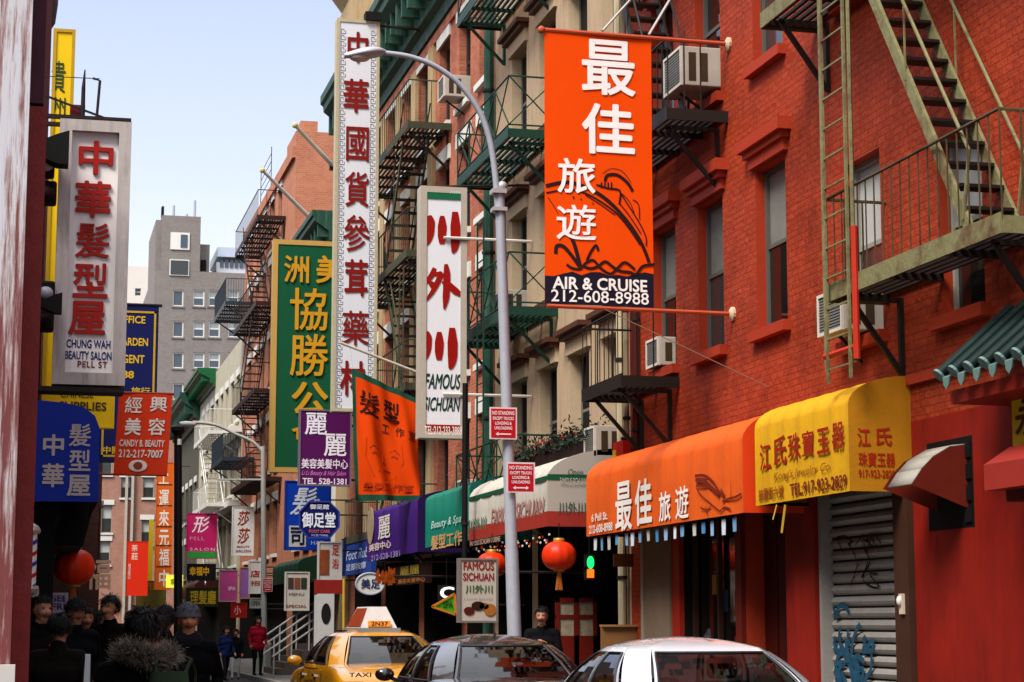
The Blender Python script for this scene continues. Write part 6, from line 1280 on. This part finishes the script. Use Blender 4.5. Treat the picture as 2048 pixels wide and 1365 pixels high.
    if beanie or cap:
        cbm = MB(); col_ = beanie or cap
        for j in range(11):
            t = math.pi * .53 * j / 10
            for i in range(28): a = 2 * math.pi * i / 28; e = (1.0 if j < 9 else 1.05); cbm.v.append(tuple(Hc + V(0, -.01, .035) + Vector((.104 * math.sin(t) * math.cos(a) * e, .12 * math.sin(t) * math.sin(a) * e, .118 * math.cos(t))) * k))
        for j in range(10):
            for i in range(28): cbm.f.append((j * 28 + i, (j + 1) * 28 + i, (j + 1) * 28 + (i + 1) % 28, j * 28 + (i + 1) % 28)); cbm.m.append(0)
        if cap: cbm.add([Hc + V(.1 * math.sin(a) * q, .08 + .1 * math.cos(a) * q * (1 if q > .5 else .1), .05 - .02 * q) for q in (.3, 1) for a in [math.pi * (i / 10 - .5) for i in range(11)]], [(i, i + 1, 12 + i, 11 + i) for i in range(10)])
        part(cbm, 'beanie' if beanie else 'cap', M(col_, .85, var=.3, sc=40, bump=.5))
    if hood:
        hm = MB(); ring = []
        for i in range(40):
            a = math.pi * (-.1 + 1.2 * i / 39) + math.pi; ring.append(Hc + dh * 0 + V(.125 * math.cos(a) + .03, -.05 + .13 * math.sin(a), -.13 + .03 * math.sin(a * 2)))
        hm.tube(ring, .045 * k, 10); part(hm, 'hood', M(coat, .8, var=.3, sc=22)); fm_ = MB()
        for _ in range(11000):
            p = ring[rg_.randrange(len(ring))] + Vector((rg_.gauss(0, .02), rg_.gauss(0, .02), rg_.gauss(0, .015))); d = Vector((rg_.gauss(0, 1), rg_.gauss(-.4, 1), rg_.gauss(.1, .8))).normalized(); s_ = d.orthogonal().normalized() * .0016
            p = p + d * .04; e = p + d * rg_.uniform(.012, .03); fm_.add([p - s_, p + s_, e], [(0, 1, 2)], rg_.randrange(3))
        part(fm_, 'fur_trim', [M('5a4e44', .9), M('2c2420', .9), M('7a6c5e', .9)], 0)
    r.rotation_euler = (0, 0, -R(face)); return r
def pp(px, py, Y): return PY(px, py, Y).x
person('man in a dark cap and navy coat walking towards the camera on the left', pp(150, 1215, 20), 20, 160, 1.68, coat='07080e', cap='0a0b12', stride=.15, arms='pocket')
person('person with wavy black hair turned to the left among the crowd', pp(222, 1215, 22), 22, 215, 1.74, coat='100a0c', longhair=True, skin='b07a5c', stride=.1)
fp = person('person seen from behind in a dark coat with a fur trimmed hood', pp(283, 1250, 10.4), 10.4, 12, 1.53, coat='07080b', hair='080404', hood=True, stride=.18, vox=.01, lean=.06)
person('man in a grey beanie and black coat walking towards the camera', pp(376, 1225, 16), 16, 178, 1.6, coat='060609', beanie='4a4a50', skin='a06848', stride=.12, arms='pocket', scarf='16141a')
person('dark haired person standing close behind the hooded walker', pp(306, 1245, 12.4), 12.4, 30, 1.5, coat='0c0a0c', hair='140808')
person('shadowy person in black in front of the left shop porch', pp(80, 1230, 19.0), 19.4, 150, 1.7, coat='08080a', arms='pocket')
person('person in black waiting half hidden behind the man in the cap', pp(185, 1240, 21), 23.5, 170, 1.62, coat='0a080a', arms='pocket')
person('child in a navy and white jacket on the far pavement', pp(452, 1280, 52), 52, 150, 1.35, coat='16224a', legs='0a0a0e', stride=.15)
person('child in black beside the navy jacketed child', pp(472, 1280, 53), 53, 190, 1.28, coat='0e0e12', legs='b0b0b0', stride=.1)
person('person in a red jacket by the far stoop', pp(516, 1260, 57), 57, 170, 1.62, coat='a0182a', legs='101014')
person('person in black sitting hunched in front of the restaurant door', pp(1085, 1240, 27.0), 27.0, 200, 1.66, coat='0e0c10', lean=.12, arms='front')
person('person in a dark brown coat with hair tied back walking away among the crowd', pp(118, 1245, 15.5), 15.5, 15, 1.52, coat='100a08', hair='060404', arms='pocket', stride=.12)
person('person in a black hooded coat walking away beside the man in the grey beanie', pp(330, 1245, 18.5), 18.5, 5, 1.6, coat='08080a', beanie='0c0c10', arms='pocket', stride=.12)
person('person in a charcoal coat looking right beyond the left shop porch', pp(196, 1238, 25), 26, 80, 1.6, coat='0c0c0e', longhair=True, arms='pocket')
person('person in a plum dark coat near the black iron post', pp(262, 1238, 29), 29, 170, 1.62, coat='140a10', arms='pocket', stride=.1)
# backpack and shoulder bag strap on the hooded walker
bx = fp.location; bk_ = thing('backpack', 'dark green backpack with a round badge worn by the hooded walker', 'backpack', (bx.x + .13, bx.y - .25, 1.18), None, -R(12)); bk_['_car'] = 1; bk_.scale = (.72, .8, .72)
b = MB()
for j in range(9):
    t = j / 8; w = .155 * (1 - .18 * t ** 3); d = .1 * math.sin(math.pi * (.15 + .75 * t))
    for i in range(20): a = 2 * math.pi * i / 20; b.v.append((w * math.copysign(abs(math.cos(a)) ** .6, math.cos(a)), d * math.copysign(abs(math.sin(a)) ** .7, math.sin(a)) - .02, -.22 + .44 * t))
for j in range(8):
    for i in range(20): b.f.append((j * 20 + i, j * 20 + (i + 1) % 20, (j + 1) * 20 + (i + 1) % 20, (j + 1) * 20 + i)); b.m.append(0)
b.f += [tuple(range(19, -1, -1)), tuple(160 + i for i in range(20))]; b.m += [0, 0]
b.build('bag', M('1e2a18', .8, var=.3, sc=25), bk_, smooth=60); MB().box(-.11, .11, -.13, -.09, -.19, .0).build('pocket', M('16200f', .8, var=.3), bk_, bevel=.02); MB().lathe((.07, -.118, .09), [(.03, 0), (.03, -.012)], 16, 'y').build('badge', M('b8b4b0', .5), bk_)
b = MB()
for s in (-1, 1): b.tube([(s * .1, .02, .2), (s * .12, .16, .3), (s * .13, .3, .2), (s * .12, .33, .0)], .014, 6)
b.build('strap', M('16200f', .8), bk_)
r = thing('tote_bag', 'white shoulder bag hanging at the left side of the hooded walker', 'bag', (bx.x - .28, bx.y - .02, .75)); MB().prism([(bx.x - .3, bx.y - .05, .78), (bx.x - .25, bx.y - .05, .78), (bx.x - .25, bx.y - .05, 1.42), (bx.x - .275, bx.y - .05, 1.42)], (0, .12, 0)).build('strap', M('b0aeb0', .6), r); MB().box(bx.x - .34, bx.x - .22, bx.y - .18, bx.y + .18, .5, .8).build('bag', M('b0aeb0', .6), r, bevel=.02)
